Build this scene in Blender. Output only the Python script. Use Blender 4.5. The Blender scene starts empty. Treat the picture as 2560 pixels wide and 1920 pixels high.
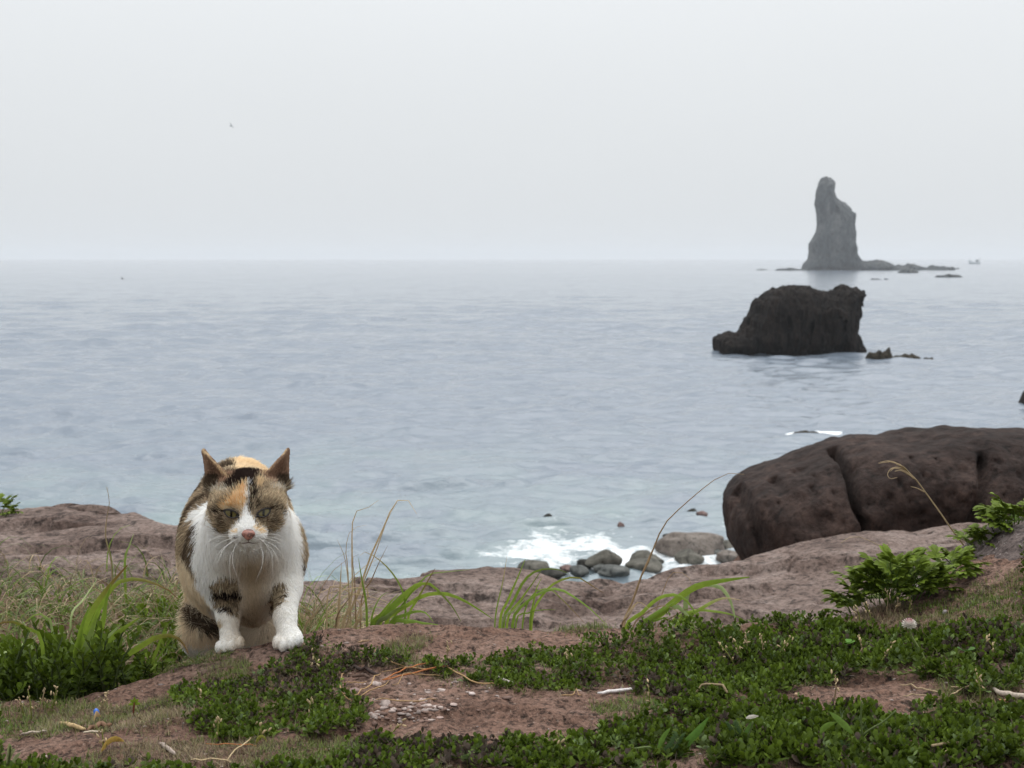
import bpy, math, random
import numpy as np
from mathutils import Vector, Matrix
from mathutils.bvhtree import BVHTree

rng = np.random.default_rng(7)
random.seed(7)
SC = bpy.context.scene
COL = SC.collection
RAD = math.radians

# ------------------------------------------------------------------ camera
FOC, IMW, IMH = 3600.0, 2560.0, 1920.0          # focal length and frame, in photograph pixels
TILT = math.atan(314.0 / FOC)
CAMZ = 0.48                                      # eye height over the near ledge (ledge is z = 0)
SEA = -3.0
cam_data = bpy.data.cameras.new('camera')
cam = bpy.data.objects.new('camera', cam_data)
COL.objects.link(cam)
cam.location = (0, 0, CAMZ)
cam.rotation_euler = (math.pi / 2 - TILT, 0, 0)
cam_data.sensor_width = 36.0
cam_data.lens = FOC / IMW * 36.0
cam_data.clip_start = 0.02
cam_data.clip_end = 40000
cam_data.dof.use_dof = True
cam_data.dof.focus_distance = 1.76
cam_data.dof.aperture_fstop = 19.0
SC.camera = cam

# ------------------------------------------------------------------ overcast sky, sun, exposure
SUN_EL, SUN_AZ = RAD(64), RAD(20)               # azimuth from +Y (out to sea) towards +X
world = bpy.data.worlds.new('World')
SC.world = world
world.use_nodes = True
wn, wl = world.node_tree.nodes, world.node_tree.links
wn.clear()
w_out = wn.new('ShaderNodeOutputWorld')
w_bg = wn.new('ShaderNodeBackground')
w_bg.inputs['Strength'].default_value = 0.1
w_sky = wn.new('ShaderNodeTexSky')
w_sky.sky_type = 'NISHITA'
w_sky.sun_disc = False
w_sky.sun_elevation = SUN_EL
w_sky.sun_rotation = SUN_AZ
w_sky.dust_density = 6.0
w_hs = wn.new('ShaderNodeHueSaturation')
w_hs.inputs['Saturation'].default_value = 0.2
w_tc = wn.new('ShaderNodeTexCoord')
w_sep = wn.new('ShaderNodeSeparateXYZ')
w_mr = wn.new('ShaderNodeMapRange')
w_mr.inputs['From Min'].default_value = 0.0
w_mr.inputs['From Max'].default_value = 1.0
w_mr.inputs['To Min'].default_value = 8.15
w_mr.inputs['To Max'].default_value = 24.0
w_noise = wn.new('ShaderNodeTexNoise')
w_noise.inputs['Scale'].default_value = 1.6
w_noise.inputs['Detail'].default_value = 3.0
w_map = wn.new('ShaderNodeMapping')
w_map.inputs['Scale'].default_value = (1, 1, 2.5)
w_add = wn.new('ShaderNodeMath'); w_add.operation = 'MULTIPLY_ADD'
w_add.inputs[1].default_value = 0.7
w_scl = wn.new('ShaderNodeVectorMath'); w_scl.operation = 'SCALE'
w_scl.inputs[0].default_value = (0.965, 1.0, 1.025)
w_mix = wn.new('ShaderNodeMixRGB')
w_mix.inputs['Fac'].default_value = 0.85
wl.new(w_tc.outputs['Generated'], w_sep.inputs[0])
wl.new(w_tc.outputs['Generated'], w_map.inputs['Vector'])
wl.new(w_map.outputs['Vector'], w_noise.inputs['Vector'])
w_clp = wn.new('ShaderNodeClamp')
w_pow = wn.new('ShaderNodeMath'); w_pow.operation = 'POWER'; w_pow.inputs[1].default_value = 1.7
wl.new(w_sep.outputs['Z'], w_clp.inputs['Value'])
wl.new(w_clp.outputs[0], w_pow.inputs[0])
wl.new(w_pow.outputs[0], w_mr.inputs['Value'])
wl.new(w_noise.outputs['Fac'], w_add.inputs[0])
wl.new(w_mr.outputs['Result'], w_add.inputs[2])
wl.new(w_add.outputs[0], w_scl.inputs['Scale'])
wl.new(w_sky.outputs['Color'], w_hs.inputs['Color'])
wl.new(w_hs.outputs['Color'], w_mix.inputs['Color1'])
wl.new(w_scl.outputs['Vector'], w_mix.inputs['Color2'])
wl.new(w_mix.outputs['Color'], w_bg.inputs['Color'])
wl.new(w_bg.outputs['Background'], w_out.inputs['Surface'])

sun_data = bpy.data.lights.new('sun', 'SUN')
sun_data.energy = 1.5
sun_data.angle = RAD(50)
sun_data.color = (1.0, 0.97, 0.93)
sun = bpy.data.objects.new('sun', sun_data)
COL.objects.link(sun)
_sd = Vector((math.sin(SUN_AZ) * math.cos(SUN_EL), math.cos(SUN_AZ) * math.cos(SUN_EL), math.sin(SUN_EL)))
sun.rotation_euler = _sd.to_track_quat('Z', 'Y').to_euler()
sun.location = (0, 0, 30)

SC.view_settings.view_transform = 'Standard'
SC.view_settings.look = 'None'
SC.view_settings.exposure = 0.0
SC.view_settings.gamma = 1.0
SC.render.engine = 'CYCLES'
SC.cycles.max_bounces = 8
SC.cycles.volume_bounces = 1
SC.cycles.use_denoising = True
SC.render.film_transparent = False

# ------------------------------------------------------------------ helpers: pixels to places
def at(px, py, Y):
    """world point seen at photograph pixel (px, py) when it stands Y metres out"""
    dx, dy = (px - 1280.0) / FOC, -(py - 960.0) / FOC
    d = np.array([dx, math.cos(TILT) + math.sin(TILT) * dy, -math.sin(TILT) + math.cos(TILT) * dy])
    return np.array([0, 0, CAMZ]) + d * (Y / d[1])

def project(P):
    P = np.asarray(P, float)
    x, y, z = P[..., 0], P[..., 1], P[..., 2] - CAMZ
    dep = y * math.cos(TILT) - z * math.sin(TILT)
    up = y * math.sin(TILT) + z * math.cos(TILT)
    dep = np.maximum(dep, 1e-3)
    return 1280 + FOC * x / dep, 960 - FOC * up / dep

def smooth(a, b, x):
    t = np.clip((x - a) / (b - a), 0, 1)
    return t * t * (3 - 2 * t)

def inpoly(px, py, poly):
    res = np.zeros(np.shape(px), bool)
    n = len(poly)
    for i in range(n):
        x0, y0 = poly[i]; x1, y1 = poly[(i + 1) % n]
        if y0 == y1:
            continue
        c = (y0 > py) != (y1 > py)
        res ^= c & (px < (x1 - x0) * (py - y0) / (y1 - y0) + x0)
    return res

def inany(px, py, polys):
    r = np.zeros(np.shape(px), bool)
    for p in polys:
        r |= inpoly(px, py, p)
    return r

# ------------------------------------------------------------------ helpers: value noise
_perm = np.random.default_rng(11).permutation(4096)
_vals = np.random.default_rng(12).random(4096) * 2 - 1
def vnoise(P):
    P = np.asarray(P, float)
    I = np.floor(P).astype(np.int64)
    f = P - I
    f = f * f * f * (f * (f * 6 - 15) + 10)
    nd = P.shape[-1]
    out = 0.0
    for c in range(2 ** nd):
        h = 0
        w = 1.0
        for a in range(nd):
            b = (c >> a) & 1
            h = _perm[(h + I[..., a] + b) & 4095]
            w = w * (f[..., a] if b else 1 - f[..., a])
        out = out + w * _vals[h]
    return out

def fbm(P, octaves=4, gain=0.5, lac=2.03):
    P = np.asarray(P, float)
    a, s, out = 1.0, 0.0, 0.0
    for o in range(octaves):
        out = out + a * vnoise(P + 17.3 * o)
        s += a
        a *= gain
        P = P * lac
    return out / s

def ridged(P, octaves=4):
    P = np.asarray(P, float)
    a, s, out = 1.0, 0.0, 0.0
    for o in range(octaves):
        out = out + a * (1 - np.abs(vnoise(P + 9.1 * o)))
        s += a; a *= 0.5; P = P * 2.07
    return out / s

# ------------------------------------------------------------------ helpers: meshes and objects
def mesh_data(name, verts, faces, mat=None, colors=None, smooth_sh=True, floats=None):
    verts = np.asarray(verts, np.float32)
    me = bpy.data.meshes.new(name)
    faces = [np.asarray(f, np.int32) for f in (faces if isinstance(faces, list) else [faces]) if len(f)]
    nl = sum(f.size for f in faces)
    nf = sum(len(f) for f in faces)
    me.vertices.add(len(verts))
    me.vertices.foreach_set('co', verts.ravel())
    me.loops.add(nl)
    me.polygons.add(nf)
    me.loops.foreach_set('vertex_index', np.concatenate([f.ravel() for f in faces]))
    starts, o = [], 0
    for f in faces:
        k = f.shape[1]
        starts.append(np.arange(len(f), dtype=np.int32) * k + o)
        o += f.size
    me.polygons.foreach_set('loop_start', np.concatenate(starts))
    me.update(calc_edges=True)
    me.validate()
    if smooth_sh:
        me.polygons.foreach_set('use_smooth', np.ones(len(me.polygons), bool))
    if colors is not None:
        c = np.ones((len(verts), 4), np.float32)
        c[:, :3] = colors
        at_ = me.color_attributes.new('tint', 'FLOAT_COLOR', 'POINT')
        at_.data.foreach_set('color', c.ravel())
    if floats:
        for k, v in floats.items():
            a = me.attributes.new(k, 'FLOAT', 'POINT')
            a.data.foreach_set('value', np.asarray(v, np.float32))
    if mat is not None:
        me.materials.append(mat)
    return me

def link(name, data, parent=None, loc=None):
    o = bpy.data.objects.new(name, data)
    COL.objects.link(o)
    if parent is not None:
        o.parent = parent
    if loc is not None:
        o.location = loc
    return o

def tag(o, label, cat, group=None):
    o['label'] = label
    o['category'] = cat
    if group:
        o['group'] = group
    return o

def structure(o):
    o['kind'] = 'structure'
    return o

def stuff(o, label, cat):
    o['kind'] = 'stuff'
    o['label'] = label
    o['category'] = cat
    return o

def empty(name, loc=(0, 0, 0), rz=0.0):
    o = bpy.data.objects.new(name, None)
    COL.objects.link(o)
    o.location = loc
    o.rotation_euler = (0, 0, rz)
    o.empty_display_size = 0.05
    return o

def local(V, root):
    return np.asarray(V, float) - np.array(root.location)

class Geo:
    """collects vertices, quads and triangles with a colour per vertex"""
    def __init__(s):
        s.v, s.q, s.t, s.c, s.n = [], [], [], [], 0
    def add(s, v, q=None, t=None, c=(1, 1, 1)):
        v = np.asarray(v, float)
        s.v.append(v)
        cc = np.asarray(c, float)
        s.c.append(np.broadcast_to(cc, (len(v), 3)) if cc.ndim == 1 else cc)
        if q is not None and len(q):
            s.q.append(np.asarray(q) + s.n)
        if t is not None and len(t):
            s.t.append(np.asarray(t) + s.n)
        s.n += len(v)
    def build(s, name, mat, parent=None, root=None, smooth_sh=True):
        V = np.concatenate(s.v)
        if root is not None:
            V = local(V, root)
        fs = []
        if s.q: fs.append(np.concatenate(s.q))
        if s.t: fs.append(np.concatenate(s.t))
        return link(name, mesh_data(name, V, fs, mat, np.concatenate(s.c), smooth_sh), parent)

def resample(pts, n):
    pts = np.asarray(pts, float)
    if len(pts) == 2:
        t = np.linspace(0, 1, n)[:, None]
        return pts[0] * (1 - t) + pts[1] * t
    # Catmull-Rom through the points
    P = np.vstack([2 * pts[0] - pts[1], pts, 2 * pts[-1] - pts[-2]])
    seg = np.linalg.norm(np.diff(pts, axis=0), axis=1)
    cum = np.concatenate([[0], np.cumsum(seg)])
    out = []
    for u in np.linspace(0, cum[-1], n):
        i = min(np.searchsorted(cum, u, side='right') - 1, len(seg) - 1)
        t = (u - cum[i]) / max(seg[i], 1e-9)
        p0, p1, p2, p3 = P[i:i + 4]
        out.append(0.5 * (2 * p1 + (p2 - p0) * t + (2 * p0 - 5 * p1 + 4 * p2 - p3) * t * t + (3 * p1 - p0 - 3 * p2 + p3) * t ** 3))
    return np.array(out)

def frames(C, up=(0, 0, 1)):
    T = np.gradient(C, axis=0)
    T /= np.linalg.norm(T, axis=1)[:, None] + 1e-12
    ref = np.array(up, float)
    S = np.cross(T, ref)
    l = np.linalg.norm(S, axis=1)[:, None]
    S = np.where(l < 1e-3, np.array([1.0, 0, 0]), S / np.maximum(l, 1e-6))
    N = np.cross(S, T)
    return T, S, N

def tube(C, r, k=6):
    """round tube along C with radius r (scalar or per point), closed ends"""
    C = np.asarray(C, float)
    n = len(C)
    r = np.broadcast_to(np.asarray(r, float), (n,))
    T, S, N = frames(C)
    a = np.linspace(0, 2 * math.pi, k, endpoint=False)
    V = C[:, None] + r[:, None, None] * (np.cos(a)[None, :, None] * S[:, None] + np.sin(a)[None, :, None] * N[:, None])
    V = V.reshape(-1, 3)
    i = np.arange(n - 1)[:, None] * k
    j = np.arange(k)[None]
    q = np.stack([i + j, i + (j + 1) % k, i + k + (j + 1) % k, i + k + j], -1).reshape(-1, 4)
    V = np.vstack([V, C[0] - T[0] * r[0] * .3, C[-1] + T[-1] * r[-1] * .3])
    m = n * k
    jj = np.arange(k)
    t = np.vstack([np.stack([np.full(k, m), (jj + 1) % k, jj], 1), np.stack([np.full(k, m + 1), (n - 1) * k + jj, (n - 1) * k + (jj + 1) % k], 1)])
    return V, q, t

def ribbon(C, w, side, fold=0.25):
    """leaf blade: three vertices across, keeled; side = direction of the width at each point"""
    C = np.asarray(C, float)
    n = len(C)
    w = np.broadcast_to(np.asarray(w, float), (n,))
    T = np.gradient(C, axis=0)
    T /= np.linalg.norm(T, axis=1)[:, None] + 1e-12
    S = np.broadcast_to(np.asarray(side, float), (n, 3))
    S = S - T * np.sum(S * T, 1)[:, None]
    S /= np.linalg.norm(S, axis=1)[:, None] + 1e-9
    N = np.cross(S, T)
    L = C + S * w[:, None] / 2 + N * w[:, None] * fold
    R = C - S * w[:, None] / 2 + N * w[:, None] * fold
    V = np.stack([L, C, R], 1).reshape(-1, 3)
    i = np.arange(n - 1)[:, None] * 3
    j = np.arange(2)[None]
    q = np.stack([i + j, i + j + 1, i + j + 4, i + j + 3], -1).reshape(-1, 4)
    return V, q

# ------------------------------------------------------------------ helpers: signed distance shapes to meshes
def surface_nets(V, o, h):
    nx, ny, nz = V.shape
    ins = V < 0
    cnt = np.zeros((nx - 1, ny - 1, nz - 1), np.int8)
    for a in (0, 1):
        for b in (0, 1):
            for c in (0, 1):
                cnt += ins[a:nx - 1 + a, b:ny - 1 + b, c:nz - 1 + c]
    cells = np.argwhere((cnt > 0) & (cnt < 8))
    idx = -np.ones((nx - 1, ny - 1, nz - 1), np.int64)
    idx[tuple(cells.T)] = np.arange(len(cells))
    acc = np.zeros((len(cells), 3)); num = np.zeros(len(cells))
    cor = [np.array([a, b, c]) for a in (0, 1) for b in (0, 1) for c in (0, 1)]
    vals = {tuple(c): V[tuple((cells + c).T)] for c in cor}
    for c in cor:
        for ax in range(3):
            if c[ax] == 0:
                d = c.copy(); d[ax] = 1
                v0, v1 = vals[tuple(c)], vals[tuple(d)]
                m = (v0 < 0) != (v1 < 0)
                t = v0[m] / (v0[m] - v1[m])
                p = np.broadcast_to(c.astype(float), (m.sum(), 3)).copy()
                p[:, ax] += t
                acc[m] += p
                num[m] += 1
    verts = (cells + acc / num[:, None]) * h + np.asarray(o)
    quads = []
    for ax in range(3):
        u, v = (ax + 1) % 3, (ax + 2) % 3
        s0 = [slice(None)] * 3; s1 = [slice(None)] * 3
        s0[ax] = slice(0, -1); s1[ax] = slice(1, None)
        ch = ins[tuple(s0)] != ins[tuple(s1)]
        E = np.argwhere(ch)
        lim = np.array([nx - 1, ny - 1, nz - 1])
        ok = (E[:, u] >= 1) & (E[:, v] >= 1) & (E[:, u] < lim[u]) & (E[:, v] < lim[v]) & (E[:, ax] < lim[ax])
        E = E[ok]
        eu = np.zeros(3, int); eu[u] = 1
        ev = np.zeros(3, int); ev[v] = 1
        q = np.stack([idx[tuple((E - eu - ev).T)], idx[tuple((E - ev).T)], idx[tuple(E.T)], idx[tuple((E - eu).T)]], 1)
        fl = ~ins[tuple(E.T)]
        q[fl] = q[fl][:, ::-1]
        quads.append(q)
    return verts, np.concatenate(quads)

def grid_of(lo, hi, h):
    ax = [np.arange(lo[i], hi[i] + h, h) for i in range(3)]
    return np.stack(np.meshgrid(*ax, indexing='ij'), -1)

def poly_sd(px, pz, poly):
    """signed distance to a 2-D polygon, negative inside"""
    d = np.full(px.shape, 1e9)
    n = len(poly)
    for i in range(n):
        ax, az = poly[i]; bx, bz = poly[(i + 1) % n]
        ex, ez = bx - ax, bz - az
        t = np.clip(((px - ax) * ex + (pz - az) * ez) / (ex * ex + ez * ez + 1e-12), 0, 1)
        d = np.minimum(d, np.hypot(px - ax - t * ex, pz - az - t * ez))
    return np.where(inpoly(px, pz, poly), -d, d)

# ------------------------------------------------------------------ helpers: materials
def new_mat(name):
    m = bpy.data.materials.new(name)
    m.use_nodes = True
    nt = m.node_tree
    return m, nt.nodes, nt.links, nt.nodes['Principled BSDF']

def ramp(nodes, stops, interp='LINEAR'):
    r = nodes.new('ShaderNodeValToRGB')
    r.color_ramp.interpolation = interp
    e = r.color_ramp.elements
    while len(e) < len(stops):
        e.new(0.5)
    for el, (p, c) in zip(e, stops):
        el.position = p
        el.color = (*c, 1) if len(c) == 3 else c
    return r

def tint_mat(name, rough=0.6, trans=0.0, var=0.0, spec=0.3, noise_scale=300.0, coat=0.0):
    m, n, l, p = new_mat(name)
    a = n.new('ShaderNodeVertexColor'); a.layer_name = 'tint'
    src = a.outputs['Color']
    if var > 0:
        tc = n.new('ShaderNodeTexCoord')
        no = n.new('ShaderNodeTexNoise'); no.inputs['Scale'].default_value = noise_scale; no.inputs['Detail'].default_value = 4
        mr = n.new('ShaderNodeMapRange')
        mr.inputs['From Min'].default_value = 0.25; mr.inputs['From Max'].default_value = 0.75
        mr.inputs['To Min'].default_value = 1 - var; mr.inputs['To Max'].default_value = 1 + var
        sc = n.new('ShaderNodeVectorMath'); sc.operation = 'SCALE'
        l.new(tc.outputs['Object'], no.inputs['Vector'])
        l.new(no.outputs['Fac'], mr.inputs['Value'])
        l.new(src, sc.inputs[0]); l.new(mr.outputs['Result'], sc.inputs['Scale'])
        src = sc.outputs['Vector']
    l.new(src, p.inputs['Base Color'])
    p.inputs['Roughness'].default_value = rough
    p.inputs['Specular IOR Level'].default_value = spec
    p.inputs['Coat Weight'].default_value = coat
    if trans > 0:
        tr = n.new('ShaderNodeBsdfTranslucent')
        mx = n.new('ShaderNodeMixShader'); mx.inputs['Fac'].default_value = trans
        l.new(src, tr.inputs['Color'])
        l.new(p.outputs['BSDF'], mx.inputs[1]); l.new(tr.outputs['BSDF'], mx.inputs[2])
        l.new(mx.outputs['Shader'], n['Material Output'].inputs['Surface'])
    return m

def rock_mat(name, dark, mid, light, scale=1.0, bump=0.01, speck=None, pit=0.35, rough=0.92, flute=1.0, fine=90.0, pit_dark=0.35):
    m, n, l, p = new_mat(name)
    tc = n.new('ShaderNodeTexCoord')
    mp = n.new('ShaderNodeMapping'); mp.inputs['Scale'].default_value = (scale, scale, scale * flute)
    l.new(tc.outputs['Object'], mp.inputs['Vector'])
    def noise(s, d=6, r=0.6):
        x = n.new('ShaderNodeTexNoise')
        x.inputs['Scale'].default_value = s; x.inputs['Detail'].default_value = d; x.inputs['Roughness'].default_value = r
        l.new(mp.outputs['Vector'], x.inputs['Vector'])
        return x
    big = noise(2.2, 5, 0.55); med = noise(13, 8, 0.68); fin = noise(fine, 6, 0.7)
    r1 = ramp(n, [(0.36, dark), (0.5, mid), (0.66, light)])
    mixf = n.new('ShaderNodeMath'); mixf.operation = 'MULTIPLY_ADD'; mixf.inputs[1].default_value = 0.5
    half = n.new('ShaderNodeMath'); half.operation = 'MULTIPLY'; half.inputs[1].default_value = 0.5
    l.new(big.outputs['Fac'], half.inputs[0])
    l.new(med.outputs['Fac'], mixf.inputs[0]); l.new(half.outputs[0], mixf.inputs[2])
    l.new(mixf.outputs[0], r1.inputs['Fac'])
    r2 = ramp(n, [(0.34, (1 - pit,) * 3), (0.5, (1, 1, 1)), (0.66, (1.0 + pit * .6,) * 3)])
    l.new(fin.outputs['Fac'], r2.inputs['Fac'])
    mul = n.new('ShaderNodeMixRGB'); mul.blend_type = 'MULTIPLY'; mul.inputs['Fac'].default_value = 1
    l.new(r1.outputs['Color'], mul.inputs['Color1']); l.new(r2.outputs['Color'], mul.inputs['Color2'])
    src = mul.outputs['Color']
    pn = noise(fine * 0.42, 4, 0.62)
    rp = ramp(n, [(0.33, (pit_dark,) * 3), (0.45, (1, 1, 1))])
    l.new(pn.outputs['Fac'], rp.inputs['Fac'])
    mp2 = n.new('ShaderNodeMixRGB'); mp2.blend_type = 'MULTIPLY'; mp2.inputs['Fac'].default_value = 1
    l.new(src, mp2.inputs['Color1']); l.new(rp.outputs['Color'], mp2.inputs['Color2'])
    src = mp2.outputs['Color']
    if speck:
        sp = noise(fine * 1.6, 3, 0.5)
        rs = ramp(n, [(0.63, (0, 0, 0)), (0.72, (1, 1, 1))])
        l.new(sp.outputs['Fac'], rs.inputs['Fac'])
        ms = n.new('ShaderNodeMixRGB')
        l.new(rs.outputs['Color'], ms.inputs['Fac']); l.new(src, ms.inputs['Color1'])
        ms.inputs['Color2'].default_value = (*speck, 1)
        src = ms.outputs['Color']
    l.new(src, p.inputs['Base Color'])
    p.inputs['Roughness'].default_value = rough
    p.inputs['Specular IOR Level'].default_value = 0.2
    b1 = n.new('ShaderNodeBump'); b1.inputs['Strength'].default_value = 0.8; b1.inputs['Distance'].default_value = bump
    b2 = n.new('ShaderNodeBump'); b2.inputs['Strength'].default_value = 0.8; b2.inputs['Distance'].default_value = bump * 0.3
    l.new(med.outputs['Fac'], b1.inputs['Height']); l.new(fin.outputs['Fac'], b2.inputs['Height'])
    b3 = n.new('ShaderNodeBump'); b3.inputs['Strength'].default_value = 0.9; b3.inputs['Distance'].default_value = bump * 0.5
    l.new(pn.outputs['Fac'], b3.inputs['Height'])
    l.new(b1.outputs['Normal'], b3.inputs['Normal']); l.new(b3.outputs['Normal'], b2.inputs['Normal']); l.new(b2.outputs['Normal'], p.inputs['Normal'])
    return m
# ================================================================== terrain
_cr = [(-1400, 1770, 1.60), (-500, 1765, 1.62), (0, 1750, 1.64), (160, 1754, 1.66), (300, 1703, 1.70), (480, 1657, 1.75), (600, 1634, 1.775), (690, 1608, 1.80),
       (790, 1590, 1.83), (950, 1567, 1.86), (1300, 1570, 1.87), (1700, 1573, 1.87), (2000, 1573, 1.87), (2150, 1548, 1.90),
       (2300, 1480, 1.97), (2420, 1412, 2.03), (2560, 1335, 2.10), (2900, 1260, 2.16), (3800, 1200, 2.2)]
CREST = np.array([at(*c) for c in _cr])
_ed = [(-1600, 1275, 3.9), (-400, 1270, 3.9), (0, 1268, 3.9), (130, 1268, 3.92), (200, 1264, 3.95), (330, 1280, 3.8), (400, 1306, 3.6), (470, 1318, 3.55), (600, 1345, 3.5), (680, 1400, 3.6),
       (760, 1446, 3.7), (920, 1444, 3.85), (1000, 1437, 3.9), (1110, 1430, 3.95), (1270, 1424, 4.0), (1340, 1432, 3.97), (1400, 1450, 3.95), (1500, 1442, 4.0),
       (1600, 1426, 4.0), (1700, 1406, 4.05), (1850, 1393, 4.1), (1980, 1355, 4.2), (2060, 1342, 4.2), (2150, 1324, 4.25),
       (2400, 1313, 4.3), (2560, 1304, 4.3), (3000, 1300, 4.4), (4200, 1290, 4.5)]
EDGE = np.array([at(*c) for c in _ed])

def crest(x):
    return np.interp(x, CREST[:, 0], CREST[:, 1]), np.interp(x, CREST[:, 0], CREST[:, 2])

def terrain(x, y, detail=True):
    x = np.asarray(x, float); y = np.asarray(y, float)
    yc, zc = crest(x)
    ye = np.interp(x, EDGE[:, 0], EDGE[:, 1]); ze = np.interp(x, EDGE[:, 0], EDGE[:, 2])
    z0 = 0.2 * zc
    near = z0 + (zc - z0) * smooth(1.2, yc, y)
    f0 = np.interp(x, [-1.2, -0.75, -0.45, -0.3, -0.1, 0.5, 1.0, 1.6], [-0.13, -0.125, -0.105, -0.14, -0.30, -0.32, -0.28, -0.2])
    mid = f0 + (ze - f0) * smooth(2.25, np.maximum(ye - 0.45, 2.6), y)
    wdt = np.interp(x, [-1.0, -0.4, -0.2, 0.3], [0.10, 0.14, 0.2, 0.25])
    z = near + (mid - near) * smooth(yc - 0.01, yc + wdt, y)
    # past the shelf's edge: down to the beach and the sea bed
    beach = np.interp(y, [3.5, 4.5, 6.0, 8.0, 12.0, 14.0, 20, 40, 80], [-1.15, -1.35, -1.55, -2.0, -2.75, -3.12, -3.7, -6, -9])
    right = smooth(0.7, 1.3, x) * smooth(9.5, 7.5, y)
    beach = beach + right * (np.interp(y, [3.5, 5, 7.5, 9.5], [-0.75, -0.95, -1.05, -1.3]) - beach) * (y < 9.5)
    g = smooth(ye - 0.06, ye + 0.35, y)
    round_off = -0.06 * smooth(ye - 0.25, ye, y) ** 2 * 0.0
    z = z + round_off
    z = z * (1 - g) + beach * g
    if not detail:
        return z
    P = np.stack([x, y], -1)
    far = smooth(2.1, 3.0, y)
    amp = 0.007 + 0.014 * far
    warp = fbm(P * 3.1, 3) * 0.25
    z = z + amp * fbm(P * (9 - 5.5 * far)[..., None] + warp[..., None], 5, 0.52) * 1.3
    # worn hollows and thin cracks in the rock
    r = ridged(np.stack([x * 1.6 + warp, y * 3.4], -1), 3)
    z = z - (0.008 + 0.02 * far) * smooth(0.88, 0.97, r)
    st = fbm(np.stack([x * 2.2, y * 9.0], -1) + 5, 3)
    z = z + (0.006 + 0.02 * far) * (smooth(-0.03, 0.03, st) - 0.5)
    z = z + 0.0034 * fbm(P * 60.0, 3) * smooth(4.6, 2.2, y)
    fl = fbm(np.stack([x * 26, y * 46], -1) + 2, 3)
    z = z + 0.0028 * (smooth(-.05, .05, fl) - .5) * smooth(4.6, 2.4, y)
    ck = ridged(np.stack([x * 3.2 + 1.5 * warp, y * 7.5 + 3 * warp], -1) + 31, 2)
    z = z - (0.006 + 0.022 * far) * smooth(0.93, 0.985, ck)
    return z

def ground_pt(px, py, y0=1.0, y1=4.6, n=900):
    """first place where the sight line through a photograph pixel meets the ground"""
    a, b = at(px, py, y0), at(px, py, y1)
    t = np.linspace(0, 1, n)[:, None]
    L = a * (1 - t) + b * t
    h = terrain(L[:, 0], L[:, 1])
    k = np.argmax(L[:, 2] <= h)
    p = L[k].copy()
    p[2] = h[k]
    return p

def spaced(parts):
    out = [np.array([parts[0][0]])]
    for a, b, h in parts:
        n = max(1, int(round((b - a) / h)))
        out.append(np.linspace(a, b, n + 1)[1:])
    return np.concatenate(out)

gx = spaced([(-18, -3.5, .5), (-3.5, -2, .05), (-2, -1.05, .012), (-1.05, 1.05, .0055), (1.05, 2.0, .012), (2.0, 4, .05), (4, 18, .5)])
gy = spaced([(-6, 0, .4), (0, 1.1, .04), (1.1, 2.15, .005), (2.15, 4.7, .0105), (4.7, 7, .06), (7, 16, .15), (16, 80, 2.5)])
GX, GY = np.meshgrid(gx, gy, indexing='ij')
GZ = np.where(GY > 1.0, terrain(GX, np.maximum(GY, 1.0)), 0) + np.where(GY <= 1.0, terrain(GX, np.full_like(GY, 1.0)), 0)
TV = np.stack([GX, GY, GZ], -1).reshape(-1, 3)
ny_ = len(gy)
ii, jj = np.meshgrid(np.arange(len(gx) - 1), np.arange(len(gy) - 1), indexing='ij')
TQ = np.stack([ii * ny_ + jj, (ii + 1) * ny_ + jj, (ii + 1) * ny_ + jj + 1, ii * ny_ + jj + 1], -1).reshape(-1, 4)
fc = TV[TQ].mean(1)
yc_f, _ = crest(fc[:, 0])
reg = np.where(fc[:, 1] < 2.62, 0, np.where(fc[:, 0] < -0.42, 1, 2))
reg = np.where(fc[:, 1] > 5.2, 0, reg)

rock_near = rock_mat('red_brown_lava_rock', (0.092, 0.050, 0.035), (0.190, 0.112, 0.082), (0.270, 0.182, 0.145), 1.0, 0.022, (0.29, 0.21, 0.165), 0.85, fine=150, pit_dark=.22)
rock_shelf_m = rock_mat('pink_brown_shelf_rock', (0.085, 0.056, 0.046), (0.195, 0.142, 0.120), (0.295, 0.235, 0.208), 1.0, 0.03, None, 0.65, fine=75, pit_dark=.25)

def submesh(name, mask, mat):
    q = TQ[mask]
    u, inv = np.unique(q, return_inverse=True)
    return link(name, mesh_data(name, TV[u], inv.reshape(-1, 4), mat))
ground = structure(submesh('ground', reg == 0, rock_near))
left_rock = tag(submesh('rock_outcrop', reg == 1, rock_shelf_m), 'broad flat reddish rock behind the tangled dry grass, with a dark hollow in its top', 'rock')
shelf = tag(submesh('rock_shelf', reg == 2, rock_shelf_m), 'long pinkish brown rock shelf below the dark loaf-shaped boulder', 'rock')

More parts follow.
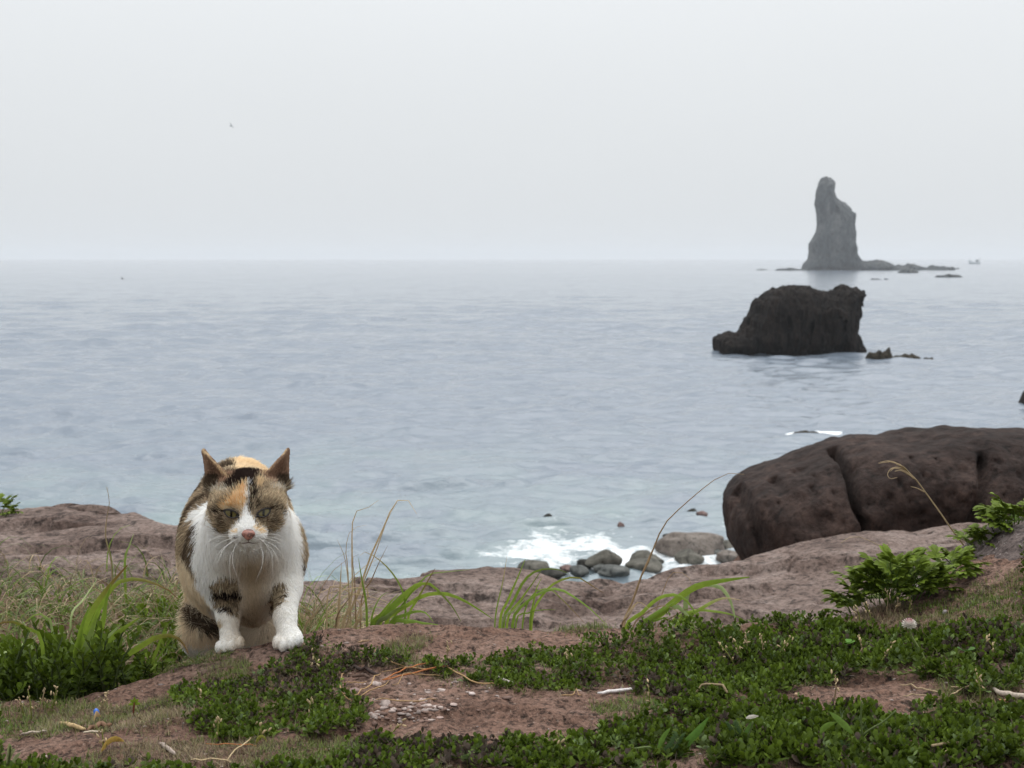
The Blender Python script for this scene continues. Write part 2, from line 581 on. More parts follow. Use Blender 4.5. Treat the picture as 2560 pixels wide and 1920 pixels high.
# ================================================================== sea
ys = [8.5]
while ys[-1] < 330:
    ys.append(ys[-1] * 1.0042)
while ys[-1] < 14000:
    ys.append(ys[-1] * 1.06)
ys = np.array(ys)
us = np.linspace(-1, 1, 560)
us = np.sign(us) * (0.75 * np.abs(us) + 0.25 * np.abs(us) ** 3)
outer = 1 + np.array([.012, .03, .06, .1, .16, .25, .4, .6, .9, 1.3, 1.9, 2.8, 4.0])
us = np.concatenate([-outer[::-1], us, outer])
half = np.where(ys < 330, 0.62 * ys + 5, 0.62 * 330 + 5 + (ys - 330) * .62)
SX = us[:, None] * half[None, :]
SY = np.broadcast_to(ys[None, :], SX.shape).copy()
SZ = np.full(SX.shape, SEA)
rw = np.random.default_rng(3)
stepx = half * 2 / 560 * 1.1
stepy = ys * 0.0042
reslim = np.maximum(stepx, stepy)[None, :]
for k in range(110):
    lam = 0.26 * (7.0 / 0.26) ** (rw.random() ** 1.25)
    th = rw.normal(0, 0.5 if lam > 2.5 else 0.95) + math.pi / 2 + (0.25 if lam > 2 else 0)
    kk = 2 * math.pi / lam
    a = 0.0105 * lam ** 0.75 * (0.4 + rw.random()) / 4.0 * (1.5 if lam < 1.6 else 1.1)
    ph = rw.random() * 6.28
    arg = kk * (math.cos(th) * SX + math.sin(th) * SY) + ph
    fade = smooth(2.2, 4.0, lam / reslim)
    grp = (0.5 + 0.5 * np.sin(SX * kk * 0.13 + SY * kk * 0.071 + ph * 3) * np.cos(SX * kk * 0.05 - SY * kk * 0.09 + ph)) ** 1.5 * 1.5
    s = np.sin(arg)
    SZ += a * fade * grp * (s + 0.45 * np.cos(2 * arg))
nearS = SY < 45
PN = np.stack([SX[:, ys < 45], SY[:, ys < 45]], -1)
SZ[:, ys < 45] += 0.02 * fbm(PN * np.array([1.3, 2.4]), 4) * smooth(32, 17, PN[..., 1])
def hump(x0, y0, sx, sy, hgt):
    global SZ
    SZ = SZ + hgt * np.exp(-((SX - x0) / sx) ** 2 - ((SY - y0) / sy) ** 2)
SZ = SEA + (SZ - SEA) * smooth(1.2, 1.0, np.abs(us))[:, None]
# short steep wavelets: the dark dashes of the chop
rv = np.random.default_rng(44)
iy_all = np.arange(len(ys))
for k in range(6500):
    y0 = 1.0 / rv.uniform(1 / 170.0, 1 / 13.5)
    x0 = rv.uniform(-.47, .47) * y0 + rv.normal(0, .5)
    sy_ = max(rv.uniform(.07, .17), 1.5 * y0 * .0042) * rv.uniform(.9, 1.4)
    sx_ = sy_ * rv.uniform(2.0, 4.5)
    h_ = sy_ * rv.uniform(.06, .17) * (1.0 if rv.random() < .8 else 1.7)
    sk = rv.normal(0, .22)
    j0, j1 = np.searchsorted(ys, [y0 - 3.5 * sy_, y0 + 3.5 * sy_])
    hw = float(np.interp(y0, ys, half))
    uu = np.array([(x0 - 3 * sx_) / hw, (x0 + 3 * sx_) / hw])
    i0, i1 = np.searchsorted(us, np.clip(uu, -1, 1))
    h_ *= float(smooth(165, 60, np.array(y0)))
    if j1 - j0 < 2 or i1 - i0 < 2:
        continue
    bx, by = SX[i0:i1, j0:j1] - x0, SY[i0:i1, j0:j1] - y0
    by = by + sk * bx + .35 * bx * bx / sx_ * rv.normal(0, .3)
    SZ[i0:i1, j0:j1] += h_ * np.exp(-(bx / sx_) ** 2) * np.exp(-(by / sy_) ** 2) * (1 - 2 * (by / sy_) ** 2)
wp = at(2090, 1050, 30.6); hump(wp[0], wp[1], 0.55, 0.22, 0.16)
hump(wp[0] + .75, wp[1] - .5, 0.3, 0.15, 0.07)
# foam: washes along the stones and a small breaker over a drowned rock
foam = np.zeros(SX.shape)
NP = np.stack([SX * 0.9, SY * 0.55], -1)
mN = SY < 45
nf = np.zeros(SX.shape); nf[mN] = fbm(NP[mN], 4)
wash = smooth(21.5, 17.0, SY) * smooth(12.5, 15, SY)
xw = SX / SY
foam = wash * np.clip(0.20 + 0.75 * nf + 0.15 * smooth(-0.02, 0.13, xw) - 0.2 * smooth(0.02, -0.16, xw), 0, .62)
fb = at(2072, 1082, 28.7)
foam = np.maximum(foam, np.exp(-((SX - fb[0]) / 0.26) ** 2 - ((SY - fb[1]) / 0.22) ** 2) * 1.3)
foam = np.maximum(foam, np.exp(-((SX - fb[0] + .72) / 0.22) ** 2 - ((SY - fb[1] + .1) / 0.10) ** 2) * 1.1)
shal = np.clip(smooth(32, 15.5, SY) * (0.6 + 1.1 * nf), 0, 1)
shal[~mN] = 0
sv = np.stack([SX, SY, SZ], -1).reshape(-1, 3)
ny2 = len(ys)
ii, jj = np.meshgrid(np.arange(len(us) - 1), np.arange(ny2 - 1), indexing='ij')
sq = np.stack([ii * ny2 + jj, (ii + 1) * ny2 + jj, (ii + 1) * ny2 + jj + 1, ii * ny2 + jj + 1], -1).reshape(-1, 4)
sea_m, n, l, p = new_mat('sea_water')
tc = n.new('ShaderNodeTexCoord')
af = n.new('ShaderNodeAttribute'); af.attribute_name = 'foam'
as_ = n.new('ShaderNodeAttribute'); as_.attribute_name = 'shallow'
mpw = n.new('ShaderNodeMapping'); mpw.inputs['Scale'].default_value = (0.8, 1.6, 1)
l.new(tc.outputs['Object'], mpw.inputs['Vector'])
n1 = n.new('ShaderNodeTexNoise'); n1.inputs['Scale'].default_value = 2.6; n1.inputs['Detail'].default_value = 5; n1.inputs['Roughness'].default_value = 0.62
n2 = n.new('ShaderNodeTexNoise'); n2.inputs['Scale'].default_value = 7.0; n2.inputs['Detail'].default_value = 8; n2.inputs['Roughness'].default_value = 0.75
for q_ in (n1, n2):
    l.new(mpw.outputs['Vector'], q_.inputs['Vector'])
base = n.new('ShaderNodeMixRGB')
base.inputs['Color1'].default_value = (0.155, 0.185, 0.225, 1)
base.inputs['Color2'].default_value = (0.19, 0.24, 0.25, 1)
l.new(as_.outputs['Fac'], base.inputs['Fac'])
# foam mask: attribute against fine noise
fm = n.new('ShaderNodeMath'); fm.operation = 'MULTIPLY_ADD'; fm.inputs[1].default_value = 1.0
sub = n.new('ShaderNodeMath'); sub.operation = 'SUBTRACT'; sub.inputs[1].default_value = 0.88
l.new(n2.outputs['Fac'], fm.inputs[0]); l.new(af.outputs['Fac'], fm.inputs[2])
l.new(fm.outputs[0], sub.inputs[0])
fr = ramp(n, [(0.0, (0, 0, 0)), (0.22, (1, 1, 1))])
l.new(sub.outputs[0], fr.inputs['Fac'])
fmix = n.new('ShaderNodeMixRGB')
l.new(fr.outputs['Color'], fmix.inputs['Fac']); l.new(base.outputs['Color'], fmix.inputs['Color1'])
fmix.inputs['Color2'].default_value = (0.8, 0.82, 0.83, 1)
l.new(fmix.outputs['Color'], p.inputs['Base Color'])
rr = n.new('ShaderNodeMapRange'); rr.inputs['To Min'].default_value = 0.12; rr.inputs['To Max'].default_value = 0.8
l.new(fr.outputs['Color'], rr.inputs['Value']); l.new(rr.outputs['Result'], p.inputs['Roughness'])
p.inputs['IOR'].default_value = 1.333
bw = n.new('ShaderNodeBump'); bw.inputs['Strength'].default_value = 0.5; bw.inputs['Distance'].default_value = 0.09
l.new(n1.outputs['Fac'], bw.inputs['Height']); l.new(bw.outputs['Normal'], p.inputs['Normal'])
sea = structure(link('sea', mesh_data('sea', sv, sq, sea_m, floats={'foam': foam.ravel(), 'shallow': shal.ravel()})))

# ================================================================== sea stacks, reefs, boulders
def rock_from_outline(name, outline_px, Y, thick, h, mat, amp, freq, flute=(1, 1, 1), below=0.3, seed=0.0, R=None, yshift=0.0, blockcut=0.0):
    """rock whose outline from the shore is the traced one, rounded to a real thickness front to back"""
    pts = np.array([at(a, b, Y) for a, b in outline_px])
    poly = [(p_[0], p_[2]) for p_ in pts]
    lo = np.array([pts[:, 0].min(), Y - thick, min(pts[:, 2].min(), SEA - below)]) - 4 * h
    hi = np.array([pts[:, 0].max(), Y + thick, pts[:, 2].max()]) + 4 * h
    G = grid_of(lo, hi, h)
    x2, z2 = G[:, 0, :, 0], G[:, 0, :, 2]
    sd = poly_sd(x2, z2, poly)
    Rr = R or max(0.05, -sd.min())
    yy = (G[..., 1] - Y - yshift) * Rr / thick
    a = np.maximum(sd[:, None, :] + Rr, 0)
    D = np.sqrt(a * a + yy * yy) - Rr
    Q = G * freq * np.asarray(flute) + seed
    D = D + amp * fbm(Q, 5, 0.6) + amp * 0.5 * (1 - ridged(Q * 1.7 + 3, 2)) - amp * 0.36
    V, q = surface_nets(D, lo, h)
    c = V.mean(0)
    base_pt = np.array([c[0], c[1], max(SEA, V[:, 2].min())])
    return link(name, mesh_data(name, V - base_pt, q, mat), None, base_pt)

stack_m = rock_mat('dark_brown_sea_rock', (0.004, 0.003, 0.003), (0.011, 0.008, 0.0065), (0.030, 0.020, 0.0155), 1.0, 0.08, None, 0.5, flute=0.35, fine=14)
reef_m = rock_mat('olive_wet_reef_rock', (0.012, 0.010, 0.007), (0.026, 0.021, 0.013), (0.055, 0.044, 0.028), 2.0, 0.05, None, 0.4, fine=12)
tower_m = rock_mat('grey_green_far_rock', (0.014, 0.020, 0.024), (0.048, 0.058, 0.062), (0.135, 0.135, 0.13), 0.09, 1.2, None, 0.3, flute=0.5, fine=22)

def zo(pts, ox, oy, s):
    return [(ox + a * s, oy + b * s) for a, b in pts]
S3 = 810 / 2212.0
stack_o = zo([(110, 1225), (150, 1200), (200, 1185), (270, 1185), (290, 1145), (330, 1130), (335, 1085), (365, 1040), (385, 970), (440, 930), (490, 900), (540, 875), (600, 866), (660, 878), (720, 875),
              (770, 898), (830, 905), (885, 915), (930, 885), (960, 872), (1010, 880), (1050, 890), (1075, 905), (1105, 915), (1085, 930), (1075, 960), (1060, 1010), (1065, 1060), (1050, 1110), (1048, 1180), (1070, 1230), (1085, 1280),
              (1105, 1310), (1085, 1345), (700, 1375), (300, 1345), (120, 1325), (112, 1270)], 1750, 400, S3)
stack = tag(rock_from_outline('sea_stack', stack_o, 53.6, 1.7, 0.045, stack_m, 0.22, 2.6, (1.5, 1.5, 0.42), R=0.9), 'squat dark brown block-shaped rock with a notched top standing in the sea', 'sea rock')
tower_o = zo([(700, 765), (730, 715), (765, 680), (765, 630), (758, 575), (790, 510), (812, 440), (815, 370), (802, 300), (805, 240), (820, 180), (838, 145), (848, 128), (860, 140), (885, 143), (905, 160), (905, 215), (918, 240),
              (925, 268), (965, 293), (1010, 320), (1050, 360), (1052, 400), (1040, 440), (1048, 500), (1040, 560), (1050, 600), (1050, 640), (1085, 680), (1115, 700), (1200, 690), (1230, 690), (1290, 708), (1330, 725), (1400, 728),
              (1430, 722), (1500, 735), (1560, 745), (1600, 732), (1640, 728), (1680, 742), (1705, 735), (1715, 750), (1600, 775), (900, 785)], 1750, 400, S3)
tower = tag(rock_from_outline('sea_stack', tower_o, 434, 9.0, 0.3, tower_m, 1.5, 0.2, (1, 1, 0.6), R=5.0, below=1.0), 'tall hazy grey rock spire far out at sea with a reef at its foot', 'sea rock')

def low_rock(name, px0, px1, py_top, py_water, mat, label, cat='rock', depth=0.6, seed=0, group=None, nseg=4):
    """low rock breaking the water between two pixel columns"""
    a = math.atan((py_water - 960) / FOC) + TILT
    Y = (CAMZ - SEA) / math.tan(a)
    r_ = np.random.default_rng(int(seed * 10) + 5)
    xs = np.linspace(px0, px1, nseg * 2 + 1)
    top = [(x_, py_water - (py_water - py_top) * (0.55 + 0.4 * r_.random()) * math.sin(math.pi * (i + .5) / (len(xs))) ** .6) for i, x_ in enumerate(xs)]
    k = 1 + int(r_.random() * (len(xs) - 2))
    top[k] = (top[k][0], py_top)
    dpy = max(3.0, (py_water - py_top) * 0.5)
    poly = [(px0, py_water)] + top[1:-1] + [(px1, py_water), (px1 - (px1 - px0) * .1, py_water + dpy), (px0 + (px1 - px0) * .1, py_water + dpy)]
    wid = (px1 - px0) / FOC * Y
    hh = max(wid / 46, 0.012)
    o = rock_from_outline(name, poly, Y, wid * depth * 0.5, hh, mat, wid * 0.03, 7.0 / wid, seed=seed, below=wid * .05)
    tag(o, label, cat, group)
    return o
low_rock('reef_rock', 2163, 2232, 868, 899, reef_m, 'olive brown rock breaking the water beside the squat sea stack', seed=1)
low_rock('reef_rock', 2222, 2302, 884, 897, reef_m, 'row of low dark rocks at the water beyond the olive rock', seed=2, nseg=6)
low_rock('reef_rock', 2306, 2334, 893, 898, reef_m, 'tiny flat rock tip at the end of the low row', seed=3)
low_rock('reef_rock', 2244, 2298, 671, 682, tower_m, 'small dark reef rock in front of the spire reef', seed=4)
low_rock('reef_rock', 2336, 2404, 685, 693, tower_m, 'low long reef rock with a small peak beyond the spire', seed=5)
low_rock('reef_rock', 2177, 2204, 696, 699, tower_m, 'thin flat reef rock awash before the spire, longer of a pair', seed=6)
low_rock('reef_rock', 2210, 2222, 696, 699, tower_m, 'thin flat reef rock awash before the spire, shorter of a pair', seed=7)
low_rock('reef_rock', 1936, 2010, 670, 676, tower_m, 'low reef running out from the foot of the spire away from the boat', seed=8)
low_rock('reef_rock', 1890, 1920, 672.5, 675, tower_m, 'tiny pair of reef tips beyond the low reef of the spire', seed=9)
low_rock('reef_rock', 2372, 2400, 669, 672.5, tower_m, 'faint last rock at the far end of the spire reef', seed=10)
low_rock('reef_rock', 1983, 2052, 1077, 1085, reef_m, 'flat brown rock awash between two patches of white foam', seed=11, depth=.8)
low_rock('shore_rock', 2552, 2760, 958, 1012, stack_m, 'dark rock in the water cut off by the picture edge', seed=12)

# loaf-shaped boulder
loaf_m = rock_mat('dark_pitted_boulder_rock', (0.012, 0.0075, 0.0062), (0.029, 0.0182, 0.015), (0.068, 0.044, 0.036), 1.0, 0.03, None, 0.45, fine=40)
S4 = 810 / 2212.0
YL = 7.0
loaf_o = zo([(228, 590), (222, 680), (232, 780), (258, 870), (310, 960), (400, 1150), (900, 1250), (2300, 1250), (2700, 1200), (2850, 700), (2800, 250), (2600, 120), (2400, 100), (2200, 98), (2040, 108), (1900, 92), (1760, 112), (1640, 96),
             (1500, 118), (1360, 142), (1240, 130), (1100, 160), (1000, 190), (850, 235), (700, 285), (560, 320), (450, 370), (370, 405), (300, 450), (255, 520)], 1750, 1050, S4)
pts = np.array([at(a, b, YL) for a, b in loaf_o])
poly = [(q_[0], q_[2]) for q_ in pts]
h = 0.0135
lo = np.array([pts[:, 0].min(), YL - .62, pts[:, 2].min()]) - 4 * h
hi = np.array([pts[:, 0].max(), YL + 1.1, pts[:, 2].max()]) + 4 * h
G = grid_of(lo, hi, h)
sd = poly_sd(G[:, 0, :, 0], G[:, 0, :, 2], poly)
Rr = 0.30
zt = G[..., 2]
yfront = (G[..., 1] - YL) * np.where(G[..., 1] < YL, Rr / 0.5, Rr / 1.0)
a_ = np.maximum(sd[:, None, :] + Rr, 0)
D = np.sqrt(a_ ** 2 + yfront ** 2) - Rr
D += 0.035 * fbm(G * 2.6, 4) + 0.012 * fbm(G * 11 + 4, 3)
# cracks: two near-vertical clefts and one shallow groove
def cleft(px_pts, width, depth):
    global D
    cp = np.array([at(a, b, YL - .45) for a, b in px_pts])
    xc = np.interp(-G[..., 2], -cp[:, 2], cp[:, 0])
    zz = smooth(cp[:, 2].min() - .02, cp[:, 2].min() + .03, G[..., 2]) * smooth(cp[:, 2].max() + .04, cp[:, 2].max() - .03, G[..., 2])
    D = D + depth * zz * np.exp(-((G[..., 0] - xc) / width) ** 2) * (G[..., 1] < YL + .1)
cleft(zo([(1080, 270), (1075, 400), (1060, 550), (1075, 640), (1120, 720), (1130, 900)], 1750, 1050, S4), 0.016, 0.085)
cleft(zo([(2000, 300), (1950, 450), (1890, 580), (1850, 700), (1840, 900)], 1750, 1050, S4), 0.026, 0.055)
cleft(zo([(380, 560), (385, 650), (400, 730), (450, 850), (470, 950)], 1750, 1050, S4), 0.022, 0.035)
# pits
pr = np.random.default_rng(21)
pits = [(590, 495, .022, .05)] + [(float(pr.uniform(300, 2200)), float(pr.uniform(300, 720)), float(pr.uniform(.006, .013)), float(pr.uniform(.01, .02))) for _ in range(90)] \
     + [(float(pr.uniform(560, 900)), float(pr.uniform(310, 420)), float(pr.uniform(.008, .014)), .016) for _ in range(14)]
for (zx, zy, rad, dep) in pits:
    c = at(1750 + zx * S4, 1050 + zy * S4, YL - .42)
    i0 = [max(0, int((c[k] - (3 * rad if k != 1 else .25) - lo[k]) / h)) for k in range(3)]
    i1 = [int((c[k] + (3 * rad if k != 1 else .35) - lo[k]) / h) + 2 for k in range(3)]
    sl = tuple(slice(i0[k], i1[k]) for k in range(3))
    g = G[sl]
    if g.size:
        D[sl] += dep * np.exp(-(((g[..., 0] - c[0]) / rad) ** 2 + ((g[..., 2] - c[2]) / (rad * 1.2)) ** 2))
V, q = surface_nets(D, lo, h)
bp = np.array([V[:, 0].mean(), V[:, 1].mean(), V[:, 2].min()])
tag(link('boulder', mesh_data('boulder', V - bp, q, loaf_m), None, bp), 'huge dark brown loaf-shaped boulder with pits and vertical cracks beside the rock shelf', 'boulder')
del G, D

# shore stones
stone_cols = {'dark': ((.012, .012, .01), (.028, .027, .022), (.055, .052, .044)), 'grey': ((.04, .043, .04), (.085, .088, .082), (.14, .14, .13)),
              'red': ((.09, .055, .05), (.15, .095, .085), (.2, .14, .125)), 'tan': ((.075, .06, .05), (.15, .125, .107), (.23, .20, .175)), 'olive': ((.04, .037, .03), (.09, .084, .068), (.155, .142, .12))}
stone_m = {k: rock_mat('shore_stone_' + k, *v, 1.0, 0.01, None, 0.3, fine=40, rough=.75) for k, v in stone_cols.items()}
def ico(sub):
    import bmesh
    bm = bmesh.new()
    bmesh.ops.create_icosphere(bm, subdivisions=sub, radius=1)
    v = np.array([x.co[:] for x in bm.verts]); f = np.array([[x.index for x in y.verts] for y in bm.faces])
    bm.free()
    return v, f
ICO4, ICO2, ICO1, ICO3 = ico(4), ico(2), ico(1), ico(3)
def stone(px0, px1, py0, py1, kind, label, dY=0.0, peak=0.0, seed=0, group=None):
    pym = py1
    a = math.atan((pym - 960) / FOC) + TILT
    Y = (CAMZ - SEA + 0.03) / math.tan(a) + dY
    c0, c1 = at(px0, py1, Y), at(px1, py1, Y)
    top = at((px0 + px1) / 2, py0, Y + (px1 - px0) / FOC * Y * .2)
    w = (c1[0] - c0[0]) / 2
    hgt = max(top[2] - c0[2], 0.04)
    v, f = ICO4
    P = v * (1 + 0.34 * fbm(v * 1.1 + seed * 3.7, 2)[:, None] + 0.07 * fbm(v * 4 + seed, 3)[:, None])
    for kk_ in range(7):                                   # worn flat faces
        fd = np.random.default_rng(int(seed) * 9 + kk_).normal(0, 1, 3); fd /= np.linalg.norm(fd)
        ov = P @ fd - np.random.default_rng(int(seed) * 5 + kk_).uniform(.68, .9)
        P = P - np.maximum(ov, 0)[:, None] * fd * .85
    P = P * np.array([w, w * 0.75, hgt * 0.62])
    if peak:
        P[:, 2] *= 1 + peak * np.exp(-((P[:, 0] + .15 * w) / (w * .55)) ** 2) * (P[:, 2] > 0)
        P[:, 2] *= 1 / (1 + peak * .5)
    loc = np.array([(c0[0] + c1[0]) / 2, Y + w * .4, c0[2] + hgt * 0.38])
    return tag(link('stone', mesh_data('stone', P, f, stone_m[kind]), None, loc), label, 'stone', group)
stone(1288, 1378, 1401, 1430, 'olive', 'flat dark olive stone at the edge of the rock shelf, first of the shore stones', seed=1)
stone(1345, 1418, 1420, 1447, 'dark', 'nearly black wet stone tucked under the flat olive stone', seed=2)
stone(1395, 1436, 1411, 1430, 'red', 'small reddish stone beside the black wet stone', seed=3)
stone(1418, 1478, 1412, 1440, 'grey', 'smooth blue-grey stone beside the small reddish stone', seed=4)
stone(1440, 1484, 1398, 1420, 'dark', 'small dark stone behind the smooth blue-grey stone', seed=5)
stone(1470, 1560, 1372, 1425, 'olive', 'tall pointed grey-brown stone, highest peak of the shore stones', peak=.5, seed=6)
stone(1480, 1528, 1410, 1432, 'grey', 'small round grey stone in front of the pointed stone', seed=7)
stone(1492, 1576, 1411, 1442, 'grey', 'rounded olive-grey stone leaning below the pointed stone', seed=8)
stone(1574, 1658, 1379, 1420, 'olive', 'humped stone behind the grass stalk, upper of a pair', seed=9)
stone(1568, 1664, 1398, 1434, 'olive', 'humped stone behind the grass stalk, lower of a pair', seed=10)
stone(1630, 1812, 1327, 1394, 'tan', 'largest smooth pale tan stone lying in the surf', seed=11)
stone(1656, 1689, 1333, 1347, 'dark', 'small dark wet stone behind the largest pale stone', seed=12)
stone(1682, 1766, 1376, 1412, 'olive', 'olive stone in front of the largest pale stone', seed=13)
stone(1752, 1802, 1370, 1394, 'grey', 'striped grey stone wedged between larger stones', seed=14)
stone(1783, 1853, 1352, 1382, 'olive', 'rounded stone half hidden behind the dark boulder', seed=15)
stone(1788, 1862, 1376, 1408, 'tan', 'pale lumpy stone touching the foot of the dark boulder', seed=16)
stone(1109, 1152, 1420, 1442, 'dark', 'dark stone peeping over the rock shelf edge by the green blades', seed=17)
stone(1354, 1384, 1284, 1306, 'dark', 'small dark stone alone in the open water', seed=18)
stone(1543, 1563, 1305, 1322, 'red', 'tiny brown stone alone in the surf', seed=19)
stone(1718, 1748, 1270, 1290, 'dark', 'upright dark stone in the water beside a flat one', seed=20)
stone(1742, 1770, 1276, 1294, 'red', 'flat brown stone in the water beside an upright one', seed=21)
for k in range(7):      # small stones filling the beach between the large ones
    x0 = 1395 + (k * 37.7) % 430
    y1 = 1418 - (x0 - 1395) * .09 + (k * 13.1) % 16
    wd = 18 + (k * 7.3) % 18
    stone(x0, x0 + wd, y1 - wd * .4, y1, ['grey', 'olive', 'dark', 'tan'][k % 4], 'small rounded %s stone wedged among the larger shore stones' % ['blue-grey', 'olive', 'dark', 'tan'][k % 4], dY=.3, seed=30 + k, group='small stones among the shore stones')
# ================================================================== far boat, birds, haze
def flat_mat(name, col, rough=0.6):
    m, n, l, p = new_mat(name)
    p.inputs['Base Color'].default_value = (*col, 1)
    p.inputs['Roughness'].default_value = rough
    return m
YB = 900.0
bp = at(2436, 668, YB); bp[2] = SEA
boat = empty('fishing_boat', bp)
tag(boat, 'small fishing boat far out in the haze beyond the spire reef', 'boat')
hx = np.linspace(-3.4, 3.4, 13)
V, q = [], []
for x_ in hx:
    u = (x_ + 3.4) / 6.8
    bw_ = 0.9 * (1 - ((u - .55) / .56) ** 2) ** .5 if abs(u - .55) < .55 else .12
    sheer = 0.9 + 1.7 * (1 - u) ** 3 + .5 * u ** 4
    for s_, zz in ((-1, sheer), (-.75, .25), (0, -.25), (.75, .25), (1, sheer), (.85, sheer - .15), (0, .7), (-.85, sheer - .15)):
        V.append((x_ - (.6 if zz == sheer and u < .1 else 0), s_ * bw_, zz))
V = np.array(V)
for i in range(12):
    for j in range(8):
        q.append((i * 8 + j, i * 8 + (j + 1) % 8, i * 8 + 8 + (j + 1) % 8, i * 8 + 8 + j))
link('hull', mesh_data('hull', V, np.array(q), flat_mat('grey_boat_paint', (.35, .4, .42))), boat)
def box(c, s):
    s = np.array(s) / 2
    v = np.array([[a, b, d] for a in (-1, 1) for b in (-1, 1) for d in (-1, 1)]) * s + np.array(c)
    return v, np.array([(0, 1, 3, 2), (4, 6, 7, 5), (0, 4, 5, 1), (2, 3, 7, 6), (0, 2, 6, 4), (1, 5, 7, 3)])
g = Geo(); v, f = box((1.5, 0, 1.9), (1.5, 1.2, 1.5)); v[[1, 3]] += (.25, 0, 0); g.add(v, f); v, f = box((1.55, 0, 2.75), (1.9, 1.4, .14)); g.add(v, f)
g.build('cabin', flat_mat('dark_boat_cabin', (.16, .18, .2)), boat, smooth_sh=False)
for (x0, x1, zt) in ((-2.4, -3.1, 3.4), (2.8, 3.4, 4.2)):
    v, qq, tt = tube(resample([(x0, 0, .8), (x1, 0, zt)], 5), .09)
    g = Geo(); g.add(v, qq, tt); g.build('mast', flat_mat('mast_paint', (.2, .2, .2)), boat)

bird_m = flat_mat('dark_bird_feathers', (.03, .03, .035))
bird_l = flat_mat('grey_bird_feathers', (.25, .26, .28))
def bird(px, py, Y, span, mat, label, roll):
    c = at(px, py, Y)
    b = empty('bird', c); tag(b, label, 'bird')
    v, f = ICO2
    P = v * np.array([.11, .32, .1]) * span
    P[:, 0] *= np.where(P[:, 1] > 0, 1, .75)
    P[:, 2] *= 1 - .4 * (P[:, 1] < -.2 * span)
    link('body', mesh_data('body', P, f, mat), b)
    for s_ in (-1, 1):
        xs = np.linspace(.04, .55, 6)
        C = np.stack([s_ * xs, .06 * np.sin(xs * 5), .16 * np.sin(xs / .55 * 2.4)], 1) * span
        w = np.interp(xs, [.04, .3, .55], [.2, .16, .03]) * span
        v2, q2 = ribbon(C, w, (0, 1, 0), .06)
        v3 = v2 + np.array([0, 0, .015 * span])
        nq = len(v2)
        link('wing', mesh_data('wing', np.vstack([v2, v3]), np.vstack([q2[:, ::-1], q2 + nq]), mat), b)
    tv, tq = ribbon(np.array([(0, .2, .0), (0, .33, .02), (0, .45, .02)]) * span, np.array([.06, .12, .16]) * span, (1, 0, 0), .05)
    link('tail', mesh_data('tail', tv, tq, mat), b)
    b.rotation_euler = (.2, roll, 1.0)
bird(578, 315, 160, .7, bird_l, 'pale speck of a bird flying high in the empty sky', .75)
bird(306, 697, 55, .22, bird_m, 'tiny dark bird flying low over the open water', .5)

# even sea haze: one closed box round the camera and all the scene
hv, hf = box((0, 6900, 10.0), (92000, 14600, 44))
haze_m = bpy.data.materials.new('sea_haze')
haze_m.use_nodes = True
n, l = haze_m.node_tree.nodes, haze_m.node_tree.links
n.clear()
o_ = n.new('ShaderNodeOutputMaterial')
pv = n.new('ShaderNodeVolumePrincipled')
pv.inputs['Color'].default_value = (0.80, 0.815, 0.835, 1)
pv.inputs['Density'].default_value = 0.00042
pv.inputs['Density Attribute'].default_value = ''
pv.inputs['Anisotropy'].default_value = 0.2
l.new(pv.outputs['Volume'], o_.inputs['Volume'])
haze = link('haze', mesh_data('haze', hv, hf, haze_m, smooth_sh=False))
haze['kind'] = 'stuff'
haze['label'] = 'pale even sea haze over the water'
haze['category'] = 'haze'
# ================================================================== the cat
HC = at(620, 1268, 1.735)                                  # middle of the head
CW = np.array([0, 0, CAMZ]) - HC; CW /= np.linalg.norm(CW)  # the way the face looks
CX = np.array([1.0, 0, 0]); CX = CX - CW * CX.dot(CW); CX /= np.linalg.norm(CX)
CU = np.cross(CW, CX); CU *= np.sign(CU[2])
HS = np.linalg.norm(np.array([0, 0, CAMZ]) - HC) / math.hypot(FOC, 250)   # metres per photograph pixel at the head
def hp(dx, dy, w):
    """point of the head: dx, dy in pixels from its middle (dy down), w metres towards the face's front"""
    return HC + CX * dx * HS - CU * dy * HS + CW * w
HB = np.stack([CX, CU, CW], 1)

hc = 0.0022
clo = np.array([-0.46, 1.61, -0.125]); chi = np.array([-0.215, 2.36, 0.275])
cn = np.ceil((chi - clo) / hc).astype(int) + 1
CD = np.full(cn, 0.06, np.float32)
def _block(lo, hi):
    i0 = np.clip(np.floor((lo - clo) / hc).astype(int), 0, cn - 2)
    i1 = np.clip(np.ceil((hi - clo) / hc).astype(int) + 1, 1, cn)
    sl = tuple(slice(a, b) for a, b in zip(i0, i1))
    ax = [clo[k] + hc * np.arange(i0[k], i1[k]) for k in range(3)]
    return sl, np.stack(np.meshgrid(*ax, indexing='ij'), -1)
def _union(sl, d, k):
    a = CD[sl]
    hh = np.clip(0.5 + 0.5 * (a - d) / k, 0, 1)
    CD[sl] = a * (1 - hh) + d * hh - k * hh * (1 - hh)
def _carve(sl, d, k):
    a = CD[sl]
    hh = np.clip(0.5 - 0.5 * (a + d) / k, 0, 1)
    CD[sl] = a * (1 - hh) + (-d) * hh + k * hh * (1 - hh)
def cone(a, b, ra, rb, k=0.012):
    a, b = np.array(a, float), np.array(b, float)
    m = max(ra, rb) + 2.2 * k + .008
    sl, P = _block(np.minimum(a, b) - m, np.maximum(a, b) + m)
    ba = b - a
    t = np.clip(((P - a) @ ba) / ba.dot(ba), 0, 1)
    _union(sl, np.linalg.norm(P - a - t[..., None] * ba, axis=-1) - (ra + (rb - ra) * t), k)
